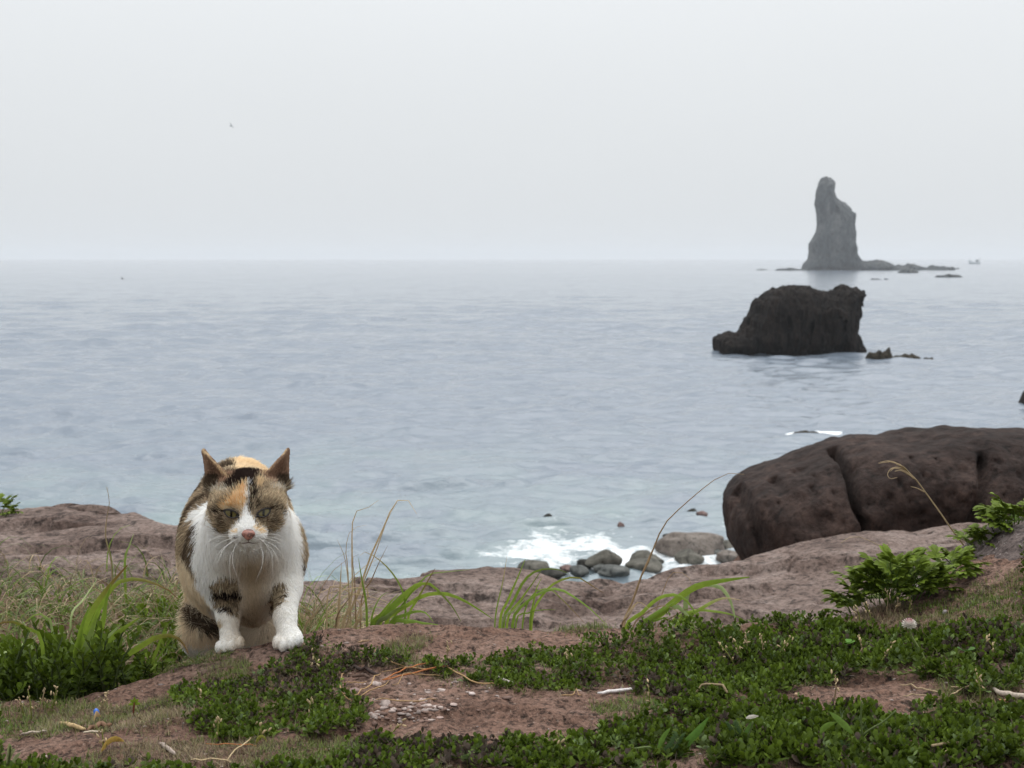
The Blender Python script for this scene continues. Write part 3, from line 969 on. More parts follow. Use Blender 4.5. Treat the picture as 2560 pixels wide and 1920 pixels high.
def ell(c, r, B=None, k=0.012, carve=False):
    c, r = np.array(c, float), np.array(r, float)
    m = r.max() + 2.2 * k + .008
    sl, P = _block(c - m, c + m)
    Q = P - c
    if B is not None:
        Q = Q @ B
    k0 = np.linalg.norm(Q / r, axis=-1); k1 = np.linalg.norm(Q / r ** 2, axis=-1) + 1e-9
    d = k0 * (k0 - 1) / k1
    (_carve if carve else _union)(sl, d, k)
def tri3(a, b, c, th, k=0.004):
    a, b, c = (np.array(v, float) for v in (a, b, c))
    m = th + 2.2 * k + .006
    sl, P = _block(np.minimum(np.minimum(a, b), c) - m, np.maximum(np.maximum(a, b), c) + m)
    nor = np.cross(b - a, c - a); nor /= np.linalg.norm(nor)
    def edge(u, v):
        e = v - u
        t = np.clip(((P - u) @ e) / e.dot(e), 0, 1)
        return np.linalg.norm(P - u - t[..., None] * e, axis=-1)
    ins = np.ones(P.shape[:-1], bool)
    for u, v in ((a, b), (b, c), (c, a)):
        ins &= ((P - u) @ np.cross(nor, v - u)) >= 0
    d = np.where(ins, np.abs((P - a) @ nor), np.minimum(np.minimum(edge(a, b), edge(b, c)), edge(c, a)))
    _union(sl, d - th, k)

# trunk
ell(np.array([at(594, 1400, 1.99)[0], 1.995, 0.084]), (0.074, 0.165, 0.103), None, 0.02)
ell(np.array([at(592, 1400, 2.10)[0], 2.12, 0.085]), (0.068, 0.10, 0.098), None, 0.02)
ell(at(618, 1400, 1.845), (0.058, 0.055, 0.068), None, 0.02)          # chest
ell(at(545, 1385, 1.87), (0.034, 0.05, 0.058), None, 0.018)           # shoulders
ell(at(693, 1385, 1.87), (0.034, 0.05, 0.058), None, 0.018)
cone(at(620, 1285, 1.765), at(616, 1370, 1.87), 0.047, 0.060, 0.022)  # neck
ell(at(621, 1345, 1.80), (0.050, 0.045, 0.045), None, 0.02)
ell(at(632, 1462, 1.885), (0.036, 0.05, 0.054), None, 0.03)          # breast running down into the belly
# front legs
def gz(px, Y, lift=0.0):
    p_ = at(px, 1600, Y)
    return np.array([p_[0], Y, float(terrain(p_[0], Y)) + lift])
cone(at(548, 1400, 1.86), at(562, 1478, 1.845), 0.030, 0.0190, 0.016)
cone(at(562, 1478, 1.845), at(571, 1545, 1.815), 0.0185, 0.0118, 0.01)
cone(at(571, 1545, 1.815), at(575, 1597, 1.803), 0.0115, 0.0115, 0.008)
cone(at(702, 1400, 1.855), at(718, 1470, 1.83), 0.029, 0.0165, 0.016)
cone(at(718, 1470, 1.83), at(712, 1545, 1.785), 0.0165, 0.0128, 0.01)
cone(at(713, 1545, 1.785), at(718, 1582, 1.768), 0.0125, 0.0125, 0.008)
def paw(px, Y, sc, tilt=0.0):
    g0 = gz(px, Y)
    ell(g0 + (0, 0.004, 0.0115 * sc), (0.0148 * sc, 0.019 * sc, 0.0108 * sc), None, 0.006)
    for i, (ox, oy) in enumerate(((-0.0126, -.0085), (-0.0044, -.0140), (0.0044, -.0140), (0.0126, -.0085))):
        q_ = g0 + np.array([ox * sc, oy * sc, 0])
        q_[2] = float(terrain(q_[0], q_[1])) + 0.0078 * sc
        ell(q_ + np.array([0, -.0015, .0006]), (0.0054 * sc, 0.0100 * sc, 0.0086 * sc), None, 0.0010)
paw(578, 1.79, 1.0)
paw(723, 1.764, 1.05)
# hind legs
for (px, knx, pw, sgn) in ((497, 492, 508, -1), (655, 660, 652, 1)):
    ell(at(px, 1450, 2.06), (0.042, 0.07, 0.075), None, 0.022)
    cone(at(px, 1470, 2.05), at(knx + 8, 1575, 1.99), 0.048, 0.031, 0.02)
    foot = gz(pw, 2.0)
    hock = foot + (0.0 + sgn * -.004, 0.065, 0.055)
    cone(at(knx + 8, 1575, 1.99), foot + np.array([0, .01, .02]), 0.029, 0.016, 0.014)
    cone(hock, foot + (0, .03, .014), 0.014, 0.012, 0.01)
    ell(foot + (0, 0.0, 0.011), (0.017, 0.028, 0.0115), None, 0.008)
# tail, carried low behind
tb = np.array([at(588, 1400, 2.2)[0], 2.20, 0.12])
for a_, b_, r0, r1 in ((tb, tb + (-.01, .06, -.03), .018, .015), (tb + (-.01, .06, -.03), tb + (-.03, .10, -.10), .015, .013), (tb + (-.03, .10, -.10), tb + (-.05, .12, -.16), .013, .010)):
    cone(a_, b_, r0, r1, .01)
# head
ell(hp(0, -16, -.004), (0.0430, 0.0375, 0.046), HB, 0.012)
for s_ in (-1, 1):
    ell(hp(0 + s_ * 47, 12, .008), (0.0205, 0.0240, 0.032), HB, 0.012)
    ell(hp(s_ * 20 + 1, 64, .043), (0.0112, 0.0092, 0.0115), HB, 0.006)
    ell(hp(s_ * 40, -14, .031), (0.017, 0.0095, 0.013), HB, 0.010)
ell(hp(1, 58, .030), (0.020, 0.0155, 0.022), HB, 0.010)
ell(hp(1, 85, .033), (0.0105, 0.0068, 0.0135), HB, 0.007)
cone(hp(1, -8, .031), hp(1, 52, .050), 0.0125, 0.0088, 0.010)
for ex, ey in ((-40, 14), (40, 11)):
    ell(hp(ex, ey, .051), (0.0125, 0.0085, 0.0125), HB, 0.007, carve=True)
# ears: two leaves meeting in a ridge at the back, so that each cups forward
def ear(outer, inner, back, tip):
    tri3(hp(*outer), hp(*back), hp(*tip), 0.0023)
    tri3(hp(*back), hp(*inner), hp(*tip), 0.0023)
    mid = [(outer[i] + inner[i]) / 2 for i in range(3)]
    ell(hp(mid[0] * .92, mid[1] + 14, mid[2] - .010), (0.012, 0.010, 0.010), HB, 0.010)
ear((-97, -44, -.004), (-47, -72, .012), (-76, -62, -.020), (-110, -139, -.008))
ear((95, -48, -.004), (38, -76, .012), (70, -66, -.020), (96, -142, -.008))

# smooth the field a little, then mesh it
CV, CQ = surface_nets(CD, clo, hc)
def relax(V, Q, it, lam=0.5):
    E = np.concatenate([Q[:, [0, 1]], Q[:, [1, 2]], Q[:, [2, 3]], Q[:, [3, 0]]])
    deg = np.bincount(E.ravel(), minlength=len(V))[:, None]
    for _ in range(it):
        A = np.zeros_like(V)
        for k in range(3):
            A[:, k] = np.bincount(E[:, 0], V[E[:, 1], k], len(V)) + np.bincount(E[:, 1], V[E[:, 0], k], len(V))
        V = V + lam * (A / deg - V)
    return V
CV = relax(CV, CQ, 2)
CT = np.concatenate([CQ[:, [0, 1, 2]], CQ[:, [0, 2, 3]]])
fn = np.cross(CV[CT[:, 1]] - CV[CT[:, 0]], CV[CT[:, 2]] - CV[CT[:, 0]])
CN = np.zeros_like(CV)
for k in range(3):
    for j in range(3):
        CN[:, k] += np.bincount(CT[:, j], fn[:, k], len(CV))
CN /= np.linalg.norm(CN, axis=1)[:, None] + 1e-12

# ---- coat markings, laid out on the cat seen from in front
ZS, ZX, ZY = 280 / 1548.0, 480.0, 1100.0
def hz(pts):
    return [(ZX + a * ZS, ZY + b * ZS) for a, b in pts]
def lin(r, g, b):
    c = np.array([r, g, b]) / 255.0
    return np.where(c <= .04045, c / 12.92, ((c + .055) / 1.055) ** 2.4)
WHITE, CREAM = lin(244, 242, 238), lin(230, 214, 188)
ORANGE, ORANGE_D = lin(230, 204, 164), lin(208, 164, 110)
TABBY, TABBY_L, TABBY_D = lin(148, 132, 110), lin(192, 174, 146), lin(78, 66, 54)
BLACK, PINKB = lin(38, 30, 27), lin(132, 106, 88)
M_DARK = hz([(490, 420), (620, 385), (760, 385), (900, 420), (960, 500), (900, 560), (905, 660), (895, 720), (862, 890), (800, 1000), (775, 980), (768, 620), (690, 585), (640, 640), (560, 700), (470, 690), (380, 640), (440, 590), (520, 560)])
M_ORANGE = hz([(680, 600), (757, 605), (745, 800), (715, 1000), (640, 955), (540, 945), (430, 950), (370, 935), (440, 860), (550, 770), (640, 680)])
M_BLAZE = hz([(742, 610), (772, 600), (772, 960), (800, 1040), (870, 1120), (900, 1190), (1000, 1215), (1060, 1245), (1160, 1252), (1230, 1170), (1275, 1020), (1320, 880), (1450, 880), (1450, 1700), (100, 1700), (100, 860), (170, 860), (195, 880), (240, 1080), (300, 1190), (400, 1288), (480, 1282), (560, 1235), (640, 1150), (665, 1080), (690, 1020), (735, 960)])
M_CHEEK_R = hz([(890, 1130), (905, 1185), (1060, 1240), (1160, 1252), (1235, 1175), (1275, 1020), (1330, 880), (1330, 700), (1000, 700), (880, 950)])
def dline(px, py, pts):
    d = np.full(px.shape, 1e9)
    for (ax, ay), (bx, by) in zip(pts[:-1], pts[1:]):
        ex, ey = bx - ax, by - ay
        t = np.clip(((px - ax) * ex + (py - ay) * ey) / (ex * ex + ey * ey), 0, 1)
        d = np.minimum(d, np.hypot(px - ax - t * ex, py - ay - t * ey))
    return d
def coat(P, jit=2.5):
    px, py = project(P)
    j1, j2 = fbm(P * 170, 2), fbm(P * 170 + 40, 2)
    px = px + j1 * jit * 2; py = py + j2 * jit * 2
    Y = P[:, 1]
    n1 = fbm(P * 60 + 3, 3)[:, None]
    col = np.tile(WHITE, (len(P), 1))
    def put(mask, c, a=1.0):
        m = np.asarray(mask, float)
        m = (m * a)[:, None] if m.ndim == 1 else m
        col[:] = col * (1 - m) + np.asarray(c) * m
    hd = np.linalg.norm((P - HC) @ HB / np.array([.062, .075, .075]), axis=1)
    head = ((hd < 1.0) | (py < 1238)) & (Y < 1.805) & (py < 1372)
    body = ~head
    # ---- flanks, back and hind legs
    stripes = np.sin((P[:, 1] * 95 + P[:, 2] * 26 + fbm(P * 20, 2) * 2.4)) + n1[:, 0]
    tab = TABBY * (1 - smooth(-.1, .7, stripes))[:, None] + TABBY_D * smooth(-.1, .7, stripes)[:, None]
    tab = tab * (0.85 + .35 * n1)
    edge = 1.885 + .012 * n1[:, 0] - .02 * smooth(1290, 1230, py) + .03 * smooth(1400, 1460, py)
    rear = body & (Y > edge)
    put(rear, tab * 1.12)
    put(rear & (Y > edge) & (np.abs(px - 625) < 62 + 6 * n1[:, 0]) & (P[:, 2] > .14) & (px > 585), (ORANGE * .6 + CREAM * .4) * (1 + .25 * n1))
    put(rear & (P[:, 2] > .19) & (px > 600) & (px < 660) & (n1[:, 0] > -.1), CREAM)
    put(rear & (px < 470 + 22 * n1[:, 0]) & (py > 1385), CREAM * .96 + .04 * ORANGE)
    put(rear & (py > 1415 + 25 * n1[:, 0]) & (px < 560), CREAM * (1 + .08 * n1))
    put(rear & (py > 1440) & (px >= 560), lin(222, 208, 186))
    put(rear & (py > 1340 + 20 * n1[:, 0]) & (px > 560) & (px < 690) & (P[:, 2] < .06), lin(226, 214, 195))
    put(rear & inpoly(px, py, [(466, 1510), (485, 1505), (500, 1535), (540, 1560), (535, 1582), (505, 1580), (478, 1555)]), TABBY_D * (1 + .3 * n1))
    put(body & (py > 1608) & (Y > 1.9), WHITE)
    put(rear & (px > 715) & (py < 1300), CREAM * .8 + ORANGE * .2)
    xl = np.interp(py, [1230, 1300, 1350, 1400, 1440, 1500, 1560], [512, 500, 491, 482, 496, 520, 530])
    xr = np.interp(py, [1230, 1300, 1380, 1430, 1436], [722, 737, 750, 756, 900])
    put(body & ~rear & ((px < xl + 5 * n1[:, 0]) | (px > xr + 4 * n1[:, 0])) & (py < 1440), tab * 1.12)
    put(body & ~rear & (px < xl + 6 * n1[:, 0]) & (py >= 1395 + 40 * n1[:, 0]) & (Y > 1.83), CREAM * (1 + .1 * n1))
    # tan breast and belly fur, with the shade there painted into the colour
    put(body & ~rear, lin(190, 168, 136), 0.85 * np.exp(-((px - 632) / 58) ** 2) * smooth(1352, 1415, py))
    # ---- front leg patches
    leg = body & (Y < 1.90) & ~rear
    pl = leg & inpoly(px, py, [(524, 1448), (560, 1440), (594, 1448), (600, 1480), (598, 1535), (592, 1542), (565, 1528), (540, 1515), (530, 1492)])
    put(pl, (TABBY * .75 + TABBY_D * .25) * (1 + .35 * n1))
    put(pl & (np.abs(py - 1484 - .05 * (px - 560)) < 7.5), BLACK)
    put(pl & (np.abs(py - 1520) < 5) & (px < 580), BLACK * 1.4)
    pr_ = leg & inpoly(px, py, [(676, 1480), (690, 1458), (704, 1455), (716, 1470), (714, 1496), (700, 1516), (686, 1530), (677, 1534), (672, 1500)])
    put(pr_, TABBY_L * .75 * (1 + .4 * n1))
    put(pr_ & (np.sin(py * .42 + px * .12) > .45), TABBY_D)
    put(leg & (px > 535) & (px < 556) & (py > 1548) & (py < 1568), TABBY_L)
    put(leg & (px < 512) & (py > 1240) & (py < 1300), WHITE)
    # ---- head
    hcol = TABBY * (1 + .28 * n1) + .22 * (TABBY_D - TABBY) * np.sin(px * .22 + py * .35 + 4 * n1[:, 0])[:, None]
    col[head] = hcol[head]
    put(head & inpoly(px, py, hz([(1000, 700), (1330, 700), (1330, 930), (1100, 900), (960, 930), (900, 900), (930, 780)])), (TABBY * .7 + TABBY_L * .3) * (1 + .3 * n1), .7)
    put(head & inpoly(px, py, hz([(180, 740), (420, 740), (470, 830), (380, 930), (230, 960), (180, 880)])), TABBY * 1.05 * (1 + .3 * n1))
    put(head & inpoly(px, py, M_DARK), BLACK * 1.5 * (1 + .5 * n1))
    put(head & inpoly(px, py, M_DARK) & (py > ZY + 640 * ZS) & (np.sin(px * .75 + j1 * 2) > .35), TABBY * .9)
    put(head & inpoly(px, py, hz([(880, 560), (950, 540), (990, 620), (960, 690), (900, 650)])), ORANGE * .85)
    put(head & inpoly(px, py, M_ORANGE), ORANGE * (1 + .12 * n1))
    put(head & inpoly(px, py, M_ORANGE) & (np.sin((px - 596) * .62 + j1) > .45) & (py < ZY + 930 * ZS), ORANGE_D * 1.15)
    put(head & inpoly(px, py, M_BLAZE), WHITE)
    put(head & inpoly(px, py, M_CHEEK_R) & (py > ZY + 960 * ZS), TABBY * 1.05 * (1 + .3 * n1))
    for L, wd, c in (([(880, 640), (905, 690), (880, 770), (850, 830), (840, 900)], 2.6, BLACK), ([(905, 800), (915, 850), (920, 910)], 2.2, BLACK),
                     ([(205, 985), (290, 1008), (380, 1002), (440, 965)], 2.4, BLACK), ([(1095, 920), (1180, 960), (1240, 1010), (1245, 1060)], 2.4, BLACK),
                     ([(400, 1060), (420, 1150), (380, 1240)], 4.5, TABBY_D * 1.3), ([(950, 1130), (1060, 1110), (1180, 1150)], 3.0, TABBY_D * 1.2),
                     ([(480, 930), (560, 925), (640, 965), (690, 1040)], 2.6, CREAM), ([(900, 985), (960, 930), (1060, 895)], 2.6, TABBY_L * 1.1),
                     ([(290, 720), (360, 690), (460, 690)], 4.0, lin(205, 196, 178)), ([(1100, 660), (1180, 660), (1260, 695)], 4.5, lin(210, 200, 184)),
                     ([(570, 1270), (620, 1262)], 4.0, ORANGE), ([(890, 1215), (930, 1250), (970, 1250)], 5.0, ORANGE * 1.02),
                     ([(585, 1335), (640, 1342)], 1.6, TABBY_D)):
        put(head & (dline(px, py, hz(L)) < wd), c)
    # ears: brown inside, pale rim along the front edges
    er = (np.linalg.norm((P - hp(-80, -92, 0)), axis=1) < .030) | (np.linalg.norm((P - hp(72, -95, 0)), axis=1) < .032)
    ears = er & (((px < 585) & (py < 1232 - (px - 512) * .35)) | ((px > 650) & (py < 1200 + (px - 655) * .3)))
    put(ears, PINKB * .95 * (1 + .3 * n1))
    put(ears & (py > 1185) & ((px < 545) | (px > 690)), TABBY_D * .9)
    for L in ([(150, 150), (330, 330), (520, 555)], [(1290, 130), (1130, 300), (965, 500)]):
        put(ears & (dline(px, py, hz(L)) < 2.4), lin(205, 178, 140))
    return np.clip(col, .012, .92)

cat = empty('cat', (at(640, 1600, 1.8)[0], 1.80, 0.0))
tag(cat, 'calico cat with half-closed eyes stepping over the rock ledge towards the viewer', 'cat')
skin_m = tint_mat('cat_skin_and_underfur', 0.9, 0.0, 0.15, 0.1, 900)
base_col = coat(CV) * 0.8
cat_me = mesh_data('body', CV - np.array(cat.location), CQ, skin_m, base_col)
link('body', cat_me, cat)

# ---- fur
tri_a = 0.5 * np.linalg.norm(fn, axis=1)
tc_ = CV[CT].mean(1)
dh = np.linalg.norm((tc_ - HC) @ HB / np.array([.062, .075, .07]), axis=1)
wgt = tri_a * np.where(dh < 1, 2.2, 1.0) * np.where(tc_[:, 1] > 2.05, .35, 1.0)
NF = 170000
fr_ = np.random.default_rng(5)
pick = fr_.choice(len(CT), NF, p=wgt / wgt.sum())
b0, b1 = fr_.random(NF), fr_.random(NF)
sw = b0 + b1 > 1
b0[sw], b1[sw] = 1 - b0[sw], 1 - b1[sw]
T_ = CT[pick]
R0 = CV[T_[:, 0]] * (1 - b0 - b1)[:, None] + CV[T_[:, 1]] * b0[:, None] + CV[T_[:, 2]] * b1[:, None]
N0 = CN[T_[:, 0]] * (1 - b0 - b1)[:, None] + CN[T_[:, 1]] * b0[:, None] + CN[T_[:, 2]] * b1[:, None]
N0 /= np.linalg.norm(N0, axis=1)[:, None]
rpx, rpy = project(R0)
hloc = (R0 - HC) @ HB
hd = np.linalg.norm(hloc / np.array([.062, .072, .07]), axis=1)
onhead = ((hd < 1.0) | (rpy < 1238)) & (R0[:, 1] < 1.80) & (rpy < 1368)
EYES = [(578, 1282.5, 20.5, 14.5, 0.33), (659, 1280, 20.0, 14.5, -0.42)]   # px, py, half length, half height, slant
def almond(px, py, e, grow=1.0):
    dx, dy = px - e[0], py - e[1]
    c, s = math.cos(e[4]), math.sin(e[4])
    u, v = (dx * c + dy * s) / (e[2] * grow), (-dx * s + dy * c) / (e[3] * grow)
    return u, v
keep = np.ones(NF, bool)
for e in EYES:
    u, v = almond(rpx, rpy, e, 1.02)
    keep &= ~(onhead & (np.abs(u) < 1) & (v < .80 * (1 - u * u) + .02) & (v > -.50 * (1 - u * u)))
keep &= ~(onhead & inpoly(rpx, rpy, [(604, 1329), (622, 1322), (637, 1329), (634, 1342), (621, 1351), (608, 1342)]) & (hloc[:, 2] > .04))
foot_z = R0[:, 2] - terrain(R0[:, 0], R0[:, 1], True)
keep &= foot_z > 0.002
R0, N0, rpx, rpy, hloc, onhead, foot_z = (a[keep] for a in (R0, N0, rpx, rpy, hloc, onhead, foot_z))
NF = len(R0)
# lie of the fur
nose_p = hp(1, 66, .06)
flow = np.tile(np.array([0.0, 0.75, -0.66]), (NF, 1))
front = (R0[:, 1] < 1.86) & ~onhead
flow[front] = (0, .25, -1)
flow[front, 0] += np.sign(rpx[front] - 620) * .15
hf_ = R0 - nose_p
hf_ /= np.linalg.norm(hf_, axis=1)[:, None]
flow[onhead] = hf_[onhead]
isear = onhead & (rpy < 1205) & ((rpx < 570) | (rpx > 662))
flow[isear] = (0, .2, 1)
flow += fr_.normal(0, .16, (NF, 3))
tan = flow - N0 * np.sum(flow * N0, 1)[:, None]
tan /= np.linalg.norm(tan, axis=1)[:, None] + 1e-9
L = np.full(NF, .0145)
L[front] = .0125
L[onhead] = np.interp(np.linalg.norm(R0[onhead] - nose_p, axis=1), [.0, .02, .05, .09], [.0022, .0035, .0065, .0105])
for e in EYES:
    de = np.hypot(rpx - e[0], rpy - e[1])
    L[onhead] = np.minimum(L[onhead], np.interp(de[onhead], [12, 30, 50], [.0022, .0045, .02]))
L[isear] = np.interp(rpy[isear], [1120, 1150, 1200], [.0009, .0015, .0022])
legz = ~onhead & (foot_z < .13) & (R0[:, 1] < 1.875)
L[legz] = np.minimum(L[legz], np.interp(foot_z[legz], [0, .03, .075, .13], [.0018, .0034, .0062, .011]))
hind = (R0[:, 1] > 1.92) & (foot_z < .06)
L[hind] = np.minimum(L[hind], np.interp(foot_z[hind], [0, .06], [.004, .011]))
L *= fr_.uniform(.65, 1.25, NF)
lift = np.where(onhead, .34, .36) + fr_.normal(0, .1, NF)
K = 4
ts = np.linspace(0, 1, K)
PTS = np.empty((NF, K, 3), np.float32)
for i, t in enumerate(ts):
    PTS[:, i] = R0 + (tan * (t + .0 * t)[..., None] * L[:, None] + N0 * (lift * (t - .42 * t * t) * L)[:, None])
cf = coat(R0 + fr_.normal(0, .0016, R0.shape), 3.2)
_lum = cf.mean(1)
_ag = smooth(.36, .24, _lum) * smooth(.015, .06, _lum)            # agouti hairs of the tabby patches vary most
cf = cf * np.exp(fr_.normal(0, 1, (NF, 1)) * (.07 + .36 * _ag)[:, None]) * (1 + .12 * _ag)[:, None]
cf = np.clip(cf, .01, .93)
fur_d = bpy.data.hair_curves.new('fur')
fur_d.add_curves([K] * NF)
fur_d.points.foreach_set('position', (PTS - np.array(cat.location, np.float32)).astype(np.float32).ravel())
ra = fur_d.attributes.get('radius') or fur_d.attributes.new('radius', 'FLOAT', 'POINT')
rad = np.where(onhead, .00022, .00030)[:, None] * np.array([1.0, .85, .6, .15])[None]
ra.data.foreach_set('value', rad.astype(np.float32).ravel())
ca = fur_d.attributes.new('tint', 'FLOAT_COLOR', 'POINT')
c4 = np.ones((NF, K, 4), np.float32)
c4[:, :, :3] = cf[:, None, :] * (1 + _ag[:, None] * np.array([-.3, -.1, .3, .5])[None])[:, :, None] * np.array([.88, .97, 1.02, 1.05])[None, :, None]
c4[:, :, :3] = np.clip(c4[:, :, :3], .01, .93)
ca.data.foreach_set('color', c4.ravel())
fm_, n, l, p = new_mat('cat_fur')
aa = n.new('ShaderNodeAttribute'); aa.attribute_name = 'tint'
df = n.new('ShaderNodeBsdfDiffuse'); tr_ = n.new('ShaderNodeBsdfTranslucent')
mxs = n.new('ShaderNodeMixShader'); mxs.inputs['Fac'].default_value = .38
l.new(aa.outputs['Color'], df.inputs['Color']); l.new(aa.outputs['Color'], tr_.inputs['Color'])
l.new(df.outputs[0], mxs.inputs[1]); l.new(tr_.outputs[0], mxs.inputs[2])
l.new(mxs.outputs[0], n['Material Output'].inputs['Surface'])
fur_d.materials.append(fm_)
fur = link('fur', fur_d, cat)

# ---- eyes, nose, mouth, whiskers
bvh = BVHTree.FromPolygons([tuple(v) for v in CV], [tuple(int(i) for i in q_) for q_ in CQ])
def surf(px, py, out=0.0):
    d = Vector(at(px, py, 1.7) - np.array([0, 0, CAMZ])).normalized()
    hit = bvh.ray_cast(Vector((0, 0, CAMZ)), d)
    return np.array(hit[0]) - np.array(d) * out
eye_m, n, l, p = new_mat('cat_eye')
a_ = n.new('ShaderNodeVertexColor'); a_.layer_name = 'tint'
l.new(a_.outputs['Color'], p.inputs['Base Color'])
p.inputs['Roughness'].default_value = .16
p.inputs['Specular IOR Level'].default_value = .3
p.inputs['Coat Weight'].default_value = .12
lid_m = flat_mat('dark_eyelid_skin', (.018, .013, .011), .5)
cl = np.array(cat.location)
for e in EYES:
    c, s = math.cos(e[4]), math.sin(e[4])
    corner = []
    for sx in (-1, 1):
        corner.append(surf(e[0] + sx * c * e[2] * 1.1, e[1] + sx * s * e[2] * 1.1))
    mid = (corner[0] + corner[1]) / 2
    ctr_ref = surf(e[0], e[1])
    V, C3 = [], []
    nu, nv = 25, 13
    dsurf = np.linalg.norm(ctr_ref - np.array([0, 0, CAMZ]))
    up_pts, lo_pts = [], []
    depth_mid = (mid[1] + surf(e[0], e[1] - e[3] * 1.2)[1] + surf(e[0], e[1] + e[3] * 1.2)[1]) / 3
    for iu in range(nu):
        u = -1 + 2 * iu / (nu - 1)
        top, bot = -.48 * (1 - abs(u) ** 2.2), .80 * (1 - abs(u) ** 2.0)
        for iv in range(nv):
            v = top + (bot - top) * iv / (nv - 1)
            X, Yp = u * e[2], v * e[3]
            px_, py_ = e[0] + X * c - Yp * s, e[1] + X * s + Yp * c
            rr = math.hypot(X, Yp)
            bulge = math.sqrt(max(0, 26 ** 2 - rr ** 2)) - 26
            yy_ = np.interp(u, [-1, 0, 1], [corner[0][1] + .0005, depth_mid - .0018, corner[1][1] + .0005]) - (bulge + 6) * HS * .25
            pt = at(px_, py_, yy_)
            V.append(pt)
            ic = math.hypot(X * c - Yp * s, X * s + Yp * c + 1.5)
            if abs(X * c - Yp * s) < 2.8 and ic < 12.5:
                k3 = lin(8, 8, 8)
            elif ic < 14.0:
                k3 = lin(94, 86, 52) * (.7 + .5 * (ic / 14)) * (.8 + .4 * random.random())
            elif ic < 16:
                k3 = lin(48, 46, 34)
            else:
                k3 = lin(40, 40, 40)
            C3.append(k3)
            if iv == 0: up_pts.append(pt)
            if iv == nv - 1: lo_pts.append(pt)
    V = np.array(V)
    i_, j_ = np.meshgrid(np.arange(nu - 1), np.arange(nv - 1), indexing='ij')
    q_ = np.stack([i_ * nv + j_, i_ * nv + j_ + 1, (i_ + 1) * nv + j_ + 1, (i_ + 1) * nv + j_], -1).reshape(-1, 4)
    eo = link('eye', mesh_data('eye', V - cl, q_, eye_m, np.array(C3)), cat)
    g = Geo()
    for pp in (up_pts, lo_pts):
        vv, qq, tt = tube(np.array(pp) + CW * .0004, .0011 if pp is up_pts else .0009, 6)
        g.add(vv, qq, tt)
    inner = corner[1] if e[0] < 620 else corner[0]
    sgn = 1 if e[0] < 620 else -1
    tl = [surf(e[0] + sgn * 17, e[1] + sgn * e[4] * 17 + 3, .0008), surf(e[0] + sgn * 20, e[1] + 15, .0008), surf(e[0] + sgn * 19, e[1] + 24, .0006)]
    vv, qq, tt = tube(resample(tl, 6), np.linspace(.0012, .0004, 6), 6); g.add(vv, qq, tt)
    g.build('eyelid', lid_m, eo, root=cat)
nose_m, n, l, p = new_mat('pink_cat_nose')
tcn = n.new('ShaderNodeTexCoord'); nn = n.new('ShaderNodeTexNoise'); nn.inputs['Scale'].default_value = 260
rn = ramp(n, [(.40, (.10, .045, .036)), (.5, (.29, .125, .092)), (.75, (.38, .19, .15))])
l.new(tcn.outputs['Object'], nn.inputs['Vector']); l.new(nn.outputs['Fac'], rn.inputs['Fac']); l.new(rn.outputs['Color'], p.inputs['Base Color'])
p.inputs['Roughness'].default_value = .45
v, f = ICO3
nv_ = v.copy()
nv_[:, 0] *= .0082 * (1 - .45 * smooth(.2, -1, nv_[:, 1]))
nv_[:, 1] *= .0068
nv_[:, 2] *= .0062
for sx in (-1, 1):                                            # nostrils
    dd = np.hypot((nv_[:, 0] - sx * .0046) / .0018, (nv_[:, 1] + .0010) / .0012)
    nv_[:, 2] -= .0024 * np.exp(-dd ** 2) * (nv_[:, 2] > 0)
ns = surf(621, 1337)
NV = ns + nv_ @ HB.T + CW * .0004
link('nose', mesh_data('nose', NV - cl, f, nose_m), cat)
g = Geo()
mouth_m = flat_mat('dark_mouth_line', (.16, .10, .085), .7)
for pts_ in ([(621, 1350), (621, 1356)], [(621, 1356), (610, 1358), (599, 1357), (592, 1355)], [(621, 1356), (632, 1358), (643, 1357), (650, 1355)]):
    C_ = np.array([surf(a, b, .0012) for a, b in resample([(x_, y_) for x_, y_ in pts_], 8)])
    vv, qq, tt = tube(C_, np.linspace(.0006, .0003, 8), 6); g.add(vv, qq, tt)
g.build('mouth', mouth_m, cat, root=cat)
wh_m = flat_mat('white_whisker', (.82, .80, .76), .4)
wr = np.random.default_rng(9)
for side in (-1, 1):
    for i in range(8):
        a0 = (620 + side * (24 + (i % 3) * 6), 1340 + (i // 3) * 6 + (i % 3) * 1.5)
        st_ = surf(*a0)
        ang = np.interp(i, [0, 7], [-.05, 1.35]) + wr.normal(0, .08)
        ln = np.interp(i, [0, 7], [.042, .048]) * wr.uniform(.85, 1.15)
        d1 = CX * side * math.cos(ang) - CU * math.sin(ang) + CW * .35
        d2 = CX * side * math.cos(ang + .5) - CU * math.sin(ang + .5) + CW * .05
        C_ = np.array([st_, st_ + d1 * ln * .45, st_ + d1 * ln * .45 + d2 * ln * .55])
        vv, qq, tt = tube(resample(C_, 9), np.linspace(.00017, .00006, 9), 4)
        g = Geo(); g.add(vv, qq, tt); g.build('whisker', wh_m, cat, root=cat)
# ================================================================== plants and litter on the ground
leaf_m = tint_mat('green_leaf', .6, .22, .2, .14, 260)
blade_m = tint_mat('grass_blade', .5, .3, .14, .3, 120)
dry_m = tint_mat('dry_straw', .75, .15, .2, .15, 200)
twig_m = tint_mat('twig_and_husk', .85, 0, .3, .15, 350)
G_DARK, G_MID, G_LIT = np.array([.036, .057, .006]), np.array([.080, .120, .010]), np.array([.17, .24, .026])
STRAW, STRAW_D, PURPLE = np.array([.42, .32, .19]), np.array([.22, .15, .085]), np.array([.062, .046, .034])
OLIVE = np.array([.12, .16, .03])

